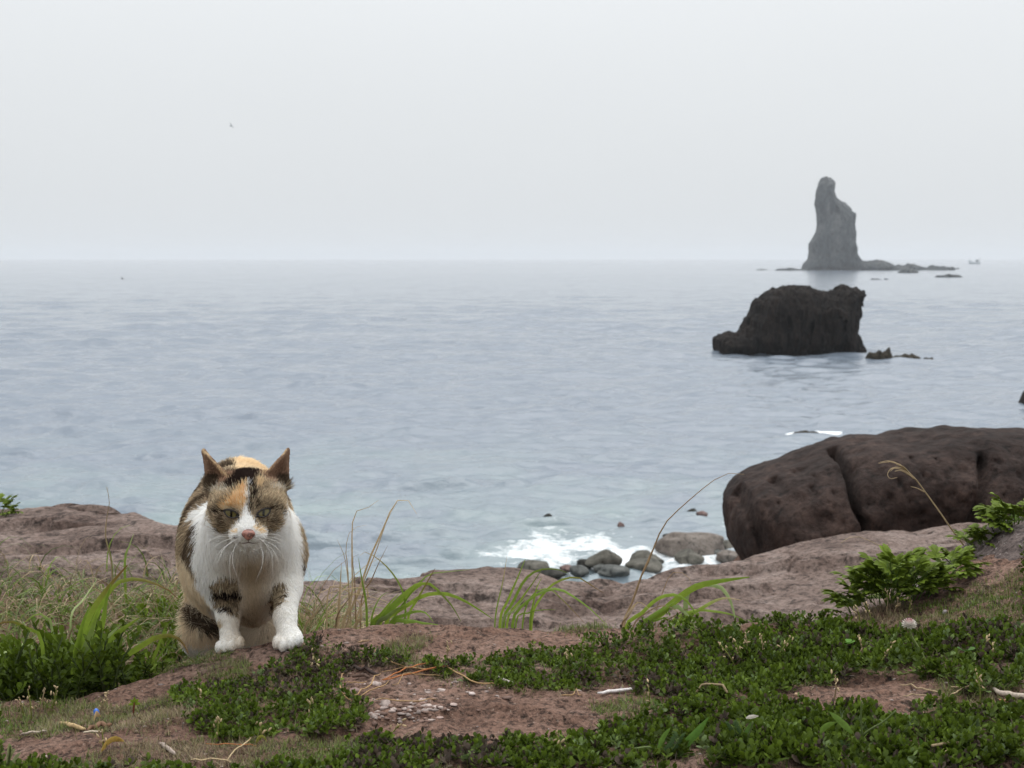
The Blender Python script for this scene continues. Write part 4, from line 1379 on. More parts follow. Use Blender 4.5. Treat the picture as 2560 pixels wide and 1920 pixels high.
# ---- where things grow, laid out on the ground as the photograph shows it
COVER = [[(1050, 1668), (1150, 1660), (1290, 1652), (1330, 1625), (1420, 1640), (1490, 1612), (1545, 1618), (1600, 1588), (1720, 1580), (1830, 1572), (1980, 1560), (2110, 1572), (2230, 1590), (2400, 1582), (2560, 1575), (2560, 1735), (2420, 1745), (2330, 1702),
          (2180, 1695), (2090, 1712), (1980, 1722), (1940, 1760), (1820, 1760), (1700, 1760), (1610, 1745), (1560, 1710), (1440, 1735), (1330, 1738), (1240, 1722), (1130, 1712), (1070, 1690)],
         [(1260, 1862), (1400, 1850), (1480, 1838), (1560, 1810), (1660, 1785), (1720, 1770), (1900, 1765), (1960, 1772), (2020, 1790), (2150, 1790), (2260, 1800), (2320, 1788), (2430, 1780), (2560, 1772), (2560, 1960), (1000, 1960), (1010, 1900), (1150, 1880)],
         [(430, 1742), (520, 1722), (640, 1692), (760, 1640), (800, 1622), (880, 1640), (1000, 1652), (1030, 1672), (960, 1672), (880, 1678), (830, 1700), (850, 1738), (930, 1755), (935, 1780), (900, 1805), (870, 1850), (780, 1850), (700, 1830), (620, 1862), (520, 1850), (450, 1800)],
         [(880, 1870), (1010, 1850), (1100, 1872), (1260, 1865), (1260, 1960), (860, 1960)]]
PURPLISH = [[(430, 1742), (640, 1700), (800, 1622), (1030, 1672), (850, 1738), (640, 1760)], [(860, 1850), (1260, 1860), (1260, 1960), (860, 1960)], [(1430, 1700), (1640, 1705), (1720, 1765), (1600, 1800), (1480, 1780)],
            [(2400, 1590), (2560, 1590), (2560, 1680), (2350, 1640)]]
TURF = [[(0, 1770), (150, 1762), (330, 1765), (460, 1750), (520, 1800), (400, 1835), (260, 1830), (130, 1838), (0, 1850)], [(240, 1880), (420, 1850), (560, 1850), (700, 1850), (900, 1845), (950, 1900), (940, 1960), (120, 1960)],
        [(1330, 1560), (1420, 1548), (1540, 1560), (1530, 1578), (1420, 1585)], [(960, 1622), (1010, 1590), (1080, 1592), (1060, 1618), (1010, 1645), (950, 1648)],
        [(940, 1650), (1060, 1648), (1130, 1665), (1130, 1700), (1010, 1690), (950, 1675)], [(1470, 1762), (1560, 1748), (1650, 1745), (1640, 1790), (1520, 1800)],
        [(2110, 1560), (2160, 1500), (2330, 1520), (2440, 1470), (2560, 1420), (2560, 1580), (2400, 1585), (2230, 1592), (2120, 1575)], [(380, 1640), (480, 1625), (560, 1632), (520, 1660), (430, 1680)], [(490, 1690), (580, 1650), (640, 1680), (560, 1715)],
        [(2330, 1690), (2430, 1720), (2560, 1730), (2560, 1775), (2430, 1778), (2340, 1760)]]
BARE = [[(2380, 1560), (2450, 1545), (2540, 1540), (2530, 1570), (2420, 1580)]]

LEAF_T = np.array([(0, 0, 0), (.30, .42, .05), (.5, .78, .10), (.28, 1.0, .05), (0, 1.04, .02), (-.28, 1.0, .05), (-.5, .78, .10), (-.30, .42, .05), (0, .62, -.06)])
LEAF_F = np.array([(0, 1, 8), (1, 2, 8), (2, 3, 8), (3, 4, 8), (4, 5, 8), (5, 6, 8), (6, 7, 8), (7, 0, 8)])
LEAF_T4 = np.array([(0, 0, 0), (.48, .62, .06), (.2, 1.0, .04), (-.2, 1.0, .04), (-.48, .62, .06)])
LEAF_F4 = np.array([(0, 1, 2), (0, 2, 3), (0, 3, 4)])

def leaves_mesh(P, az, el, ln, wd, col, roll=None, T=LEAF_T, Fc=LEAF_F):
    """many leaves at once: place, heading, rise, length, width, colour"""
    n_ = len(P)
    d = np.stack([np.cos(az) * np.cos(el), np.sin(az) * np.cos(el), np.sin(el)], 1)
    s = np.stack([-np.sin(az), np.cos(az), np.zeros(n_)], 1)
    if roll is not None:
        nn_ = np.cross(s, d)
        s = s * np.cos(roll)[:, None] + nn_ * np.sin(roll)[:, None]
    u = np.cross(s, d)
    u *= -1 * np.sign(u[:, 2:3] * -1 + 1e-9)
    V = P[:, None] + d[:, None] * (T[None, :, 1, None] * ln[:, None, None]) + s[:, None] * (T[None, :, 0, None] * wd[:, None, None]) + u[:, None] * (T[None, :, 2, None] * ln[:, None, None])
    F_ = (np.arange(n_) * len(T))[:, None, None] + Fc[None]
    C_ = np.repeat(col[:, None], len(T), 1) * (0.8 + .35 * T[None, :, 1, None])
    return V.reshape(-1, 3), F_.reshape(-1, 3), C_.reshape(-1, 3)

def scatter(n_, x0, x1, y0, y1, r):
    x = r.uniform(x0, x1, n_); y = r.uniform(y0, y1, n_)
    z = terrain(x, y)
    P = np.stack([x, y, z], 1)
    px, py = project(P)
    return P, px, py
def jitter_poly(P, px, py, amt=26):
    return px + amt * fbm(P[:, :2] * 40, 3) * 1.5, py + amt * .6 * fbm(P[:, :2] * 40 + 9, 3)

# ---- leafy mat
r5 = np.random.default_rng(51)
P, px, py = scatter(52000, -1.15, 1.15, 1.15, 2.05, r5)
jx, jy = jitter_poly(P, px, py)
inside = (px > 0) & (px < 2560) & (py < 1925)
m = np.where(inside, inany(jx, jy, COVER), fbm(P[:, :2] * 5, 3) > .02)
yc_, _ = crest(P[:, 0])
m &= (P[:, 1] < yc_ + .03)
m &= (fbm(P[:, :2] * 27 + 70, 3) > -.16) | (r5.random(len(P)) < .22)
P, px, py = P[m], px[m], py[m]
pur = inany(px, py, PURPLISH) & (r5.random(len(P)) < .42) | (r5.random(len(P)) < .08)
nl = 7
ns = len(P)
hgt = np.clip(.0085 + .013 * fbm(P[:, :2] * 20, 3) + .006 * smooth(1250, 1900, px) + r5.normal(0, .0016, ns), .003, .026)
big_ = 1 + .30 * smooth(1300, 2000, px) + .25 * smooth(1760, 1900, py)
idx = np.repeat(np.arange(ns), nl)
k_ = np.tile(np.arange(nl), ns)
az = k_ * 2.4 + np.repeat(r5.uniform(0, 6.28, ns), nl) + r5.normal(0, .25, ns * nl)
lev = (k_ / (nl - 1))
el = .25 + lev * .95 + r5.normal(0, .18, ns * nl)
base_ = P[idx] + np.stack([r5.normal(0, .0016, ns * nl), r5.normal(0, .0016, ns * nl), hgt[idx] * (.25 + .75 * lev)], 1)
ln = (.0061 * (1.1 - .35 * lev) * r5.uniform(.75, 1.25, ns * nl)) * big_[idx]
tone = r5.random(ns * nl)[:, None]
clump = (fbm(P[:, :2] * 22 + 50, 3) * .5 + .5)[idx][:, None]
cc = G_DARK * (1 - tone) + G_MID * tone
cc = cc * (.65 + .7 * clump) + G_LIT * .22 * (r5.random(ns * nl)[:, None] > .86) + np.array([.06, .075, .05]) * (np.repeat(r5.random(ns), nl)[:, None] > .93)
cc = np.where(pur[idx][:, None], PURPLE * (.6 + .9 * tone), cc)
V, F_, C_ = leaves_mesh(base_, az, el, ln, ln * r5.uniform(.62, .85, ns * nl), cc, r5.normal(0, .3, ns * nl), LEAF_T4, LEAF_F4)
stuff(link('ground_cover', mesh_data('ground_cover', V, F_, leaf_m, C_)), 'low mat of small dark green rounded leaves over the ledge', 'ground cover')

# ---- short turf, half dry
P, px, py = scatter(620000, -1.15, 1.15, 1.15, 2.15, r5)
jx, jy = jitter_poly(P, px, py)
inside = (px > 0) & (px < 2560) & (py < 1925)
m = np.where(inside, inany(jx, jy, TURF) & ~inany(jx, jy, BARE), (fbm(P[:, :2] * 5, 3) < -.02) & (fbm(P[:, :2] * 9 + 5, 3) > -.1))
thin = inside & ~m & inany(px + 30 * (r5.random(len(P)) - .5), py + 24 * (r5.random(len(P)) - .5), COVER + TURF)
m = m | (thin & (r5.random(len(P)) < .22)) | (inside & inany(jx, jy, COVER) & (r5.random(len(P)) < .08))
yc_, _ = crest(P[:, 0])
m &= P[:, 1] < yc_ + .06
P, px, py = P[m], px[m], py[m]
nb = len(P)
ln = r5.uniform(.004, .012, nb) * (1 + .5 * (r5.random(nb) > .9))
az = r5.uniform(0, 6.28, nb); el = r5.uniform(.15, 1.35, nb)
wd = r5.uniform(.0006, .0012, nb)
mixd = np.clip(.40 + 1.3 * fbm(P[:, :2] * 14, 3) + r5.normal(0, .25, nb) - .25 * smooth(2000, 2300, px), 0, 1)[:, None]
cc = np.array([.115, .165, .022]) * (1 - mixd) + STRAW * .62 * mixd
cc = np.where(r5.random(nb)[:, None] < .12, PURPLE * 1.6, cc) * r5.uniform(.6, 1.25, nb)[:, None]
V, F_, C_ = leaves_mesh(P - (0, 0, .001), az, el, ln, wd, cc, None, np.array([(-.5, 0, 0), (.5, 0, 0), (.3, .6, .04), (0, 1, -.05), (-.3, .6, .04)]), np.array([(0, 1, 2), (0, 2, 4), (4, 2, 3)]))
stuff(link('turf_grass', mesh_data('turf_grass', V, F_, blade_m, C_)), 'short half-dry turf and moss between the leafy mats', 'turf')

# ---- pale gravel and crumbs of rock
P, px, py = scatter(80000, -.9, .9, 1.25, 1.85, r5)
g_area = inpoly(px, py, [(915, 1792), (960, 1760), (1060, 1756), (1125, 1775), (1090, 1800), (1010, 1812), (940, 1818)])
g2 = inpoly(px, py, [(850, 1715), (1000, 1700), (1130, 1705), (1260, 1720), (1290, 1745), (1100, 1755), (900, 1765)])
g3 = (px > 0) & (px < 2560)
dens = np.where(g_area, .5, np.where(g2, .07, .006 * g3))
m = r5.random(len(P)) < dens
P, px, py, ga = P[m], px[m], py[m], g_area[m]
sz = r5.uniform(.0011, .0034, len(P)) * np.where(ga, 1.15, .8) * (1 + 1.0 * (r5.random(len(P)) > .95))
v, f = ICO1
Rv = v[None] * (1 + .25 * r5.normal(0, 1, (len(P), len(v), 1))) * sz[:, None, None] * r5.uniform(.6, 1.4, (len(P), 1, 3)) * np.array([1.2, 1, .55])
V = (P[:, None] + Rv + np.array([0, 0, .0006])).reshape(-1, 3)
F_ = ((np.arange(len(P)) * len(v))[:, None, None] + f[None]).reshape(-1, 3)
cc = np.where(r5.random(len(P))[:, None] < .6, np.array([.36, .29, .26]), np.array([.20, .13, .105])) * r5.uniform(.6, 1.2, (len(P), 1))
stuff(link('gravel', mesh_data('gravel', V, F_, twig_m, np.repeat(cc, len(v), 0), smooth_sh=False)), 'pale gravel and rock crumbs scattered in the hollow of the ledge', 'gravel')

# ---- pebbles one can pick out
def pebble(px, py, w, label, col, name='pebble', flat=.5):
    c = ground_pt(px, py)
    wm = w / FOC * c[1]
    v, f = ICO3
    P = v * (1 + .18 * fbm(v * 1.7 + px, 3)[:, None])
    P = P * np.array([wm, wm * .75, wm * flat]) / 2
    o = link(name, mesh_data(name, P, f, twig_m, np.tile(col, (len(P), 1))), None, c + (0, 0, wm * flat * .22))
    tag(o, label, 'pebble')
    o.rotation_euler = (0, 0, px * .7)
pebble(1180, 1740, 18, 'white oval pebble on the bare patch of the ledge', (.5, .42, .39))
pebble(1052, 1754, 16, 'pale angular pebble in front of the pine needles', (.4, .31, .28), flat=.7)
pebble(1100, 1797, 20, 'flat pinkish stone chip beside the gravel', (.33, .24, .21), flat=.3)
pebble(1134, 1764, 24, 'flat pale stone chip above the gravel', (.36, .28, .25), flat=.3)
pebble(1990, 1742, 12, 'small tan pebble on the rock patch by the leafy mat', (.4, .28, .18), flat=.8)
pebble(2362, 1540, 15, 'small grey snail-like pebble in the turf of the bank', (.25, .22, .22), flat=.9)
pebble(885, 1735, 34, 'lumpy pinkish crust of rock beside the dark twig', (.24, .17, .15), flat=.55)

# ---- blades and tufts
def blade(parent, pix, Y0, Y1, wpx, c0, c1=None, mat=None, name='blade', droot=True, tip=.12, fold=.22, n_=18, basew=.75, rnd=None):
    """one leaf blade through photograph points; Y0 .. Y1 is how far out its root and tip stand"""
    rr_ = rnd or random
    k = len(pix)
    C_ = [at(a, b, Y0 + (Y1 - Y0) * i / (k - 1)) for i, (a, b) in enumerate(pix)]
    if droot:
        g0 = C_[0].copy()
        g0[2] = min(float(terrain(g0[0], g0[1])) - .003, g0[2] - .002)
        if C_[0][2] - g0[2] > .004:
            C_ = [g0] + C_
    C_ = resample(np.array(C_), n_)
    t = np.linspace(0, 1, n_)
    w = wpx / FOC * Y0 * np.interp(t, [0, .3, .7, .93, 1], [basew, 1, .8, tip + .18, tip])
    vdir = C_.mean(0) - np.array([0, 0, CAMZ])
    T = np.gradient(C_, axis=0)
    S = np.cross(T, vdir)
    S /= np.linalg.norm(S, axis=1)[:, None] + 1e-9
    ang = .55 * math.sin(C_[0][0] * 91 + k)
    vd = vdir / np.linalg.norm(vdir)
    S = S * math.cos(ang) + vd * math.sin(ang) * .8
    V, q = ribbon(C_, w, S, fold)
    c1 = c0 if c1 is None else c1
    tt = np.repeat(t, 3)[:, None]
    f1 = smooth(.55, 1.0, tt)
    col = np.asarray(c0) * (1 - f1) + np.asarray(c1) * f1
    col = col * (.88 + .24 * np.tile([1, .7, 1], n_)[:, None] * .8)
    me = mesh_data(name, local(V, parent), q, mat or blade_m, col)
    return link(name, me, parent)

def stalk(parent, pix, Y0, Y1, r0, r1, col, name='stalk', droot=True, mat=None):
    k = len(pix)
    C_ = [at(a, b, Y0 + (Y1 - Y0) * i / max(k - 1, 1)) for i, (a, b) in enumerate(pix)]
    if droot:
        g0 = C_[0].copy(); g0[2] = float(terrain(g0[0], g0[1])) - .004
        if C_[0][2] > g0[2] + .003:
            C_ = [g0] + C_
    C_ = resample(np.array(C_), 18)
    V, q, t = tube(C_, np.linspace(r0, r1, 18), 5)
    g = Geo(); g.add(V, q, t, col)
    return g.build(name, mat or dry_m, parent, root=parent), C_

GR1, GR2, GR3 = np.array([.165, .255, .032]), np.array([.235, .33, .042]), np.array([.29, .36, .14])
TIPB = np.array([.16, .085, .03])
def tuft(name, base_px, Y, label, group=None):
    b = at(*base_px, Y); b[2] = float(terrain(b[0], b[1]))
    e = empty(name, b)
    tag(e, label, 'grass', group)
    return e
ZL = lambda pts: zo(pts, 0, 1200, 640 / 1475.0)
ZM = lambda pts: zo(pts, 700, 1250, 700 / 2212.0)
ZR = lambda pts: zo(pts, 1250, 1280, 700 / 2212.0)
s_l, s_m = 640 / 1475.0, 700 / 2212.0
t1 = tuft('grass_tuft', (215, 1668), 1.745, 'tuft of broad green blades rising from the dark leafy shrub')
for pts_, w, c, ct in (([(430, 1060), (470, 900), (540, 740), (640, 600), (735, 490)], 34, GR2, TIPB), ([(450, 1050), (520, 860), (600, 690), (680, 590), (790, 570), (900, 600), (980, 640), (1030, 690)], 24, GR2, TIPB),
                       ([(480, 1030), (560, 980), (680, 880), (800, 795)], 42, GR2, GR2 * .8), ([(570, 1100), (680, 1040), (800, 970), (900, 910), (1000, 900), (1060, 950), (1085, 1000)], 34, GR2, TIPB),
                       ([(500, 1040), (545, 930), (590, 820), (610, 700), (640, 600)], 34, GR2, GR1), ([(470, 1060), (500, 960), (540, 840), (560, 760)], 40, GR3, GR2), ([(520, 1060), (600, 930), (700, 830)], 26, GR3 * .9, GR3),
                       ([(440, 1060), (455, 930), (480, 820), (520, 720)], 30, GR2, GR1)):
    blade(t1, ZL(pts_), 1.745, 1.72, w * 1.25 * s_l, c, ct)
t1b = tuft('grass_tuft', (390, 1668), 1.84, 'short pair of green blades between the shrub and the cat')
blade(t1b, ZL([(880, 1075), (910, 970), (950, 850)]), 1.84, 1.84, 26 * s_l, GR2 * .9)
blade(t1b, ZL([(895, 1075), (930, 1000), (1000, 900)]), 1.85, 1.86, 16 * s_l, GR1)
t1c = tuft('grass_tuft', (100, 1605), 1.78, 'two arching blades leaning out of the shrub away from the cat')
blade(t1c, ZL([(240, 935), (160, 860), (80, 820), (0, 825), (-60, 850)]), 1.80, 1.74, 24 * s_l, GR2 * .9, TIPB)
blade(t1c, ZL([(190, 972), (60, 980), (0, 1010), (-60, 1060)]), 1.80, 1.74, 20 * s_l, GR3, GR3)
blade(t1c, ZL([(300, 860), (260, 790), (225, 770), (180, 790), (120, 840)]), 1.86, 1.84, 18 * s_l, GR3 * .9, GR2)
t1d = tuft('grass_stalk', (278, 1440), 2.35, 'single tall twisted dry grass stem standing alone before the flat rock')
stalk(t1d, ZL([(645, 550), (635, 440), (610, 340), (615, 220), (630, 130), (615, 40)]), 2.35, 2.33, .0016, .0004, STRAW * .8)
blade(t1d, ZL([(645, 520), (635, 430), (612, 350), (606, 290), (615, 210)]), 2.35, 2.34, 11 * s_l, GR1 * .8, STRAW)
t1e = tuft('grass_tuft', (320, 1400), 2.4, 'short upright pale green blade before the flat rock')
blade(t1e, ZL([(720, 470), (745, 380), (770, 310)]), 2.4, 2.4, 16 * s_l, GR1, GR3)
blade(t1e, ZL([(410, 790), (480, 690), (560, 570)]), 2.1, 2.2, 13 * s_l, GR3)

t2 = tuft('grass_tuft', (940, 1560), 1.93, 'spreading tuft of long arching green blades behind the ledge, close to the cat')
for pts_, w, c, ct in (([(720, 1000), (800, 900), (880, 800), (940, 740)], 26, GR1, GR2), ([(740, 1000), (850, 880), (980, 750), (1080, 665), (1150, 655)], 58, GR1, GR2), ([(840, 980), (900, 900), (1000, 840), (1130, 760), (1280, 740), (1420, 780), (1560, 860), (1680, 940)], 38, GR2, GR1),
                       ([(870, 985), (980, 910), (1070, 880), (1150, 890), (1210, 960)], 32, GR1, GR1), ([(880, 985), (1010, 955), (1120, 970), (1250, 985)], 42, GR1, GR1), ([(1010, 950), (1090, 780), (1140, 690), (1225, 540)], 21, GR2, TIPB),
                       ([(780, 1000), (960, 800), (1080, 690), (1150, 655), (1220, 690), (1290, 760), (1360, 840), (1430, 960)], 30, GR2, OLIVE), ([(690, 1000), (680, 800), (650, 640), (620, 460)], 22, GR1, GR1 * .8),
                       ([(985, 960), (990, 840), (960, 700), (880, 570), (780, 470), (700, 420), (640, 410), (630, 440)], 17, GR1, STRAW), ([(720, 990), (750, 850), (800, 760), (860, 725)], 17, GR1, GR3), ([(760, 1000), (840, 930), (930, 860), (1010, 840)], 46, GR3 * .8, GR1),
                       ([(900, 960), (970, 830), (1010, 770), (1160, 600), (1300, 570), (1500, 550)], 16, GR1, GR3)):
    blade(t2, ZM(pts_), 1.93, 1.90, w * s_m, c, ct)
t3 = tuft('grass_tuft', (1275, 1550), 1.94, 'tuft of thin upright and drooping green blades at the middle of the ledge')
for pts_, w, c, ct in (([(0, 860), (60, 700), (130, 540), (200, 370)], 24, GR2, GR1), ([(-40, 860), (20, 560), (55, 350)], 13, GR1, STRAW), ([(30, 860), (100, 720), (180, 560), (260, 480), (360, 450), (460, 455), (540, 485)], 26, GR1, OLIVE), ([(60, 860), (160, 700), (260, 560), (340, 440)], 19, GR2, OLIVE),
                       ([(100, 860), (200, 720), (290, 650), (400, 610), (480, 610), (600, 680), (720, 770), (840, 890)], 27, GR1, GR1), ([(240, 860), (260, 740), (290, 600), (330, 520)], 19, GR1, GR2), ([(250, 850), (320, 680), (420, 570), (540, 520), (640, 525), (720, 580), (820, 640)], 21, GR2, TIPB),
                       ([(130, 860), (220, 800), (320, 775), (440, 772)], 15, GR1, GR1), ([(180, 860), (260, 650), (380, 605), (460, 660), (560, 760), (680, 890)], 14, GR1, TIPB), ([(20, 870), (110, 780), (190, 690), (250, 660)], 18, GR3, GR3)):
    blade(t3, ZR(pts_), 1.94, 1.91, w * s_m, c, ct)
t4 = tuft('grass_tuft', (1600, 1566), 1.93, 'tuft with the broadest arching green blades, bending towards the dark boulder')
for pts_, w, c, ct in (([(1150, 905), (1280, 800), (1420, 680), (1540, 600), (1680, 560), (1830, 535), (1970, 515)], 66, GR2 * .9, GR1), ([(1000, 900), (1120, 800), (1200, 720), (1280, 670), (1380, 655), (1460, 690), (1520, 760), (1580, 870)], 32, GR2, GR1), ([(1480, 640), (1690, 575), (1770, 620), (1820, 700), (1850, 800), (1870, 910)], 42, GR3 * .8, GR3 * .8),
                       ([(1400, 880), (1560, 780), (1700, 700), (1790, 680), (1900, 695)], 32, GR2, STRAW), ([(1350, 880), (1530, 780), (1700, 785), (1830, 810), (1920, 850), (2000, 905)], 23, GR2, OLIVE), ([(1200, 850), (1380, 750), (1450, 790), (1510, 850), (1560, 920)], 46, GR3, GR3 * .8),
                       ([(1050, 905), (1180, 780), (1290, 740), (1380, 770), (1440, 830)], 15, STRAW_D, STRAW_D), ([(970, 890), (1040, 760), (1110, 715), (1210, 800)], 15, STRAW, STRAW), ([(1120, 905), (1250, 850), (1330, 830)], 30, GR1, GR1), ([(1090, 905), (1180, 840), (1270, 780), (1400, 700)], 36, GR1, GR1),
                       ([(1250, 900), (1350, 840), (1470, 770), (1560, 765), (1585, 800)], 12, STRAW_D, STRAW_D), ([(960, 905), (1010, 830), (1090, 700)], 16, STRAW_D, STRAW)):
    blade(t4, ZR(pts_), 1.93, 1.90, w * s_m, c, ct)
t4s = tuft('grass_stalk', (1560, 1562), 1.95, 'tall brown seed stalk crossing the shore stones')
_, C_ = stalk(t4s, ZR([(980, 880), (1060, 680), (1110, 520), (1170, 400), (1220, 270), (1290, 110), (1390, 0)]) + [(1735, 1240), (1785, 1200), (1830, 1181), (1860, 1186)], 1.95, 1.93, .0020, .0003, STRAW_D * 1.4)
blade(t4s, ZR([(1020, 780), (1110, 520), (1160, 400), (1200, 300)]), 1.95, 1.95, 14 * s_m, STRAW_D * 1.3, STRAW_D * 1.5, droot=False)
t4t = tuft('grass_stalk', (1640, 1562), 1.96, 'thin hooked brown stem rising from the broad-bladed tuft')
stalk(t4t, ZR([(1230, 830), (1270, 680), (1310, 570), (1355, 485), (1440, 480), (1500, 530), (1515, 590)]), 1.96, 1.94, .0011, .0003, STRAW_D * 1.5)
# seeded stems beside the bank
ZB = lambda pts: zo(pts, 1750, 1050, 810 / 2212.0)
ts1 = tuft('grass_stalk', (2424, 1400), 2.15, 'long straw-coloured stalk with a curling seed head before the dark boulder')
stalk(ts1, ZB([(1840, 955), (1700, 720), (1530, 480), (1450, 380), (1340, 290), (1220, 295)]), 2.15, 2.10, .0021, .0005, STRAW)
for pts_ in ([(1450, 390), (1380, 330), (1310, 330), (1280, 370), (1300, 400), (1345, 392)], [(1430, 365), (1350, 300), (1290, 280), (1230, 288)], [(1470, 405), (1400, 350), (1330, 330), (1300, 350)], [(1530, 490), (1480, 465), (1440, 455)], [(1440, 375), (1390, 320), (1340, 305)], [(1460, 400), (1420, 370), (1370, 345), (1330, 350)]):
    stalk(ts1, ZB(pts_), 2.12, 2.10, .0012, .0004, STRAW * .9, 'seed_spray', False)
stalk(ts1, ZB([(1875, 930), (1820, 850), (1755, 780)]), 2.16, 2.15, .0010, .0004, STRAW * .9, 'side_stem')
ts2 = tuft('grass_stalk', (2226, 1390), 2.1, 'thin drooping straw above the bushy plant on the bank')
stalk(ts2, ZB([(1310, 940), (1200, 850), (1100, 800), (1020, 800), (960, 840)]), 2.08, 2.06, .0010, .0003, STRAW)
ts3 = tuft('dead_stem', (2390, 1410), 2.08, 'dark forked dead stems at the edge of the bank')
stalk(ts3, ZB([(1750, 1020), (1700, 970), (1640, 912)]), 2.08, 2.08, .0012, .0005, (.06, .045, .035), 'stem')
stalk(ts3, ZB([(1760, 1020), (1710, 960), (1680, 890)]), 2.08, 2.08, .0012, .0005, (.06, .045, .035), 'stem')
ts4 = tuft('dry_straw', (2370, 1395), 2.3, 'pale straw lying level across the rock shelf by the bank')
stalk(ts4, ZB([(1840, 925), (1740, 935), (1620, 950)]), 2.25, 2.25, .0011, .0006, STRAW, 'stem', False)

# straw and thin grass beside the cat
t5 = tuft('dry_grass_tuft', (860, 1575), 1.95, 'bunch of tall bleached straw with loose seed sprays beside the cat')
for pts_, w, c in (([(480, 1030), (560, 860), (640, 660), (720, 430), (800, 260), (870, 90), (930, 0), (960, -30), (1020, 10), (1080, 110)], 13, STRAW), ([(500, 1030), (570, 760), (570, 500), (580, 130), (680, 70), (780, 0)], 10, STRAW), ([(590, 1030), (640, 940), (630, 820), (600, 790)], 22, STRAW * 1.05),
                   ([(460, 1000), (470, 790), (485, 500)], 15, STRAW), ([(190, 1050), (280, 900), (360, 770)], 15, STRAW), ([(520, 1030), (640, 700), (760, 400), (850, 150), (925, 20)], 8, STRAW * .9), ([(440, 1030), (470, 880), (560, 760), (560, 700)], 9, STRAW_D),
                   ([(640, 830), (720, 640), (780, 500), (850, 360)], 9, STRAW_D), ([(560, 980), (520, 500), (450, 310)], 8, STRAW * .9), ([(440, 1000), (500, 930), (560, 940)], 14, STRAW), ([(600, 970), (700, 740), (620, 690), (380, 735)], 10, STRAW), ([(380, 735), (560, 740), (740, 770), (900, 820)], 9, STRAW),
                   ([(600, 1000), (590, 640), (575, 460), (620, 430)], 8, STRAW_D), ([(540, 640), (520, 400), (560, 240), (690, 195)], 6, STRAW * .9)):
    blade(t5, ZM(pts_), 1.96, 1.93, w * 1.5 * s_m, c * 1.1, c * 1.25, dry_m)
rg = np.random.default_rng(77)
def thin_blades(n_, x0, x1, pyb0, pyb1, Yf, ln0, ln1, colf, lean=0.6, w0=.0009, w1=.0022, seg=5):
    Vs, Qs, Cs, o = [], [], [], 0
    for i in range(n_):
        Y = Yf(rg)
        pxb = rg.uniform(x0, x1)
        b = at(pxb, 1500, Y); b[2] = float(terrain(b[0], b[1])) - .002
        a = rg.uniform(0, 6.28); L_ = rg.uniform(ln0, ln1); le = abs(rg.normal(0, lean)) + .1
        d = np.array([math.cos(a), math.sin(a) * .7, 0])
        t = np.linspace(0, 1, seg)[:, None]
        curl = rg.uniform(.2, 1.7)
        C_ = b + d * (L_ * (np.sin(le * t + curl * t * t) * t)) + np.array([0, 0, 1.0]) * (L_ * t * np.cos(np.minimum(le * t + curl * t * t, 2.4)))
        C_[:, 2] = np.maximum(C_[:, 2], terrain(C_[:, 0], C_[:, 1], False) + .002 * t[:, 0])
        w = rg.uniform(w0, w1) * np.linspace(1, .15, seg)
        S = np.array([-math.sin(a + 1), math.cos(a + 1), .2])
        v, q = ribbon(C_, w, S, .15)
        c = colf(rg)
        Vs.append(v); Qs.append(q + o); o += len(v); Cs.append(np.repeat(c[None], len(v), 0))
    return np.vstack(Vs), np.vstack(Qs), np.vstack(Cs)
def mixcol(green, r):
    if r.random() < green:
        return (GR1 * (.5 + .6 * r.random()) if r.random() < .7 else GR3 * .7) * (.7 + .5 * r.random())
    return (STRAW if r.random() < .8 else STRAW_D) * (.6 + .7 * r.random())
A = [thin_blades(1700, -80, 470, 0, 0, lambda r: r.uniform(1.95, 2.62) if r.random() < .85 else r.uniform(2.6, 2.95), .04, .12, lambda r: mixcol(.55, r) * .8, .95, .0016, .0042, 7),
     thin_blades(420, 380, 560, 0, 0, lambda r: r.uniform(2.1, 2.7), .04, .14, lambda r: mixcol(.5, r), .7, .0014, .0034, 7),
     thin_blades(1100, 735, 925, 0, 0, lambda r: r.uniform(1.93, 2.35), .04, .19, lambda r: mixcol(.42, r), .55, .0013, .0034, 7),
     thin_blades(900, 395, 575, 0, 0, lambda r: r.uniform(1.74, 1.80), .006, .024, lambda r: mixcol(.6, r) * .8, .9, .0007, .0014),
     thin_blades(240, 905, 1900, 0, 0, lambda r: r.uniform(1.93, 2.02), .015, .06, lambda r: mixcol(.35, r), .9)]
o = 0; VV, QQ, CC3 = [], [], []
for v, q, c in A:
    VV.append(v); QQ.append(q + o); CC3.append(c); o += len(v)
stuff(link('tangled_grass', mesh_data('tangled_grass', np.vstack(VV), np.vstack(QQ), blade_m, np.vstack(CC3))), 'tangle of thin green and straw-coloured grass around the cat', 'grass')

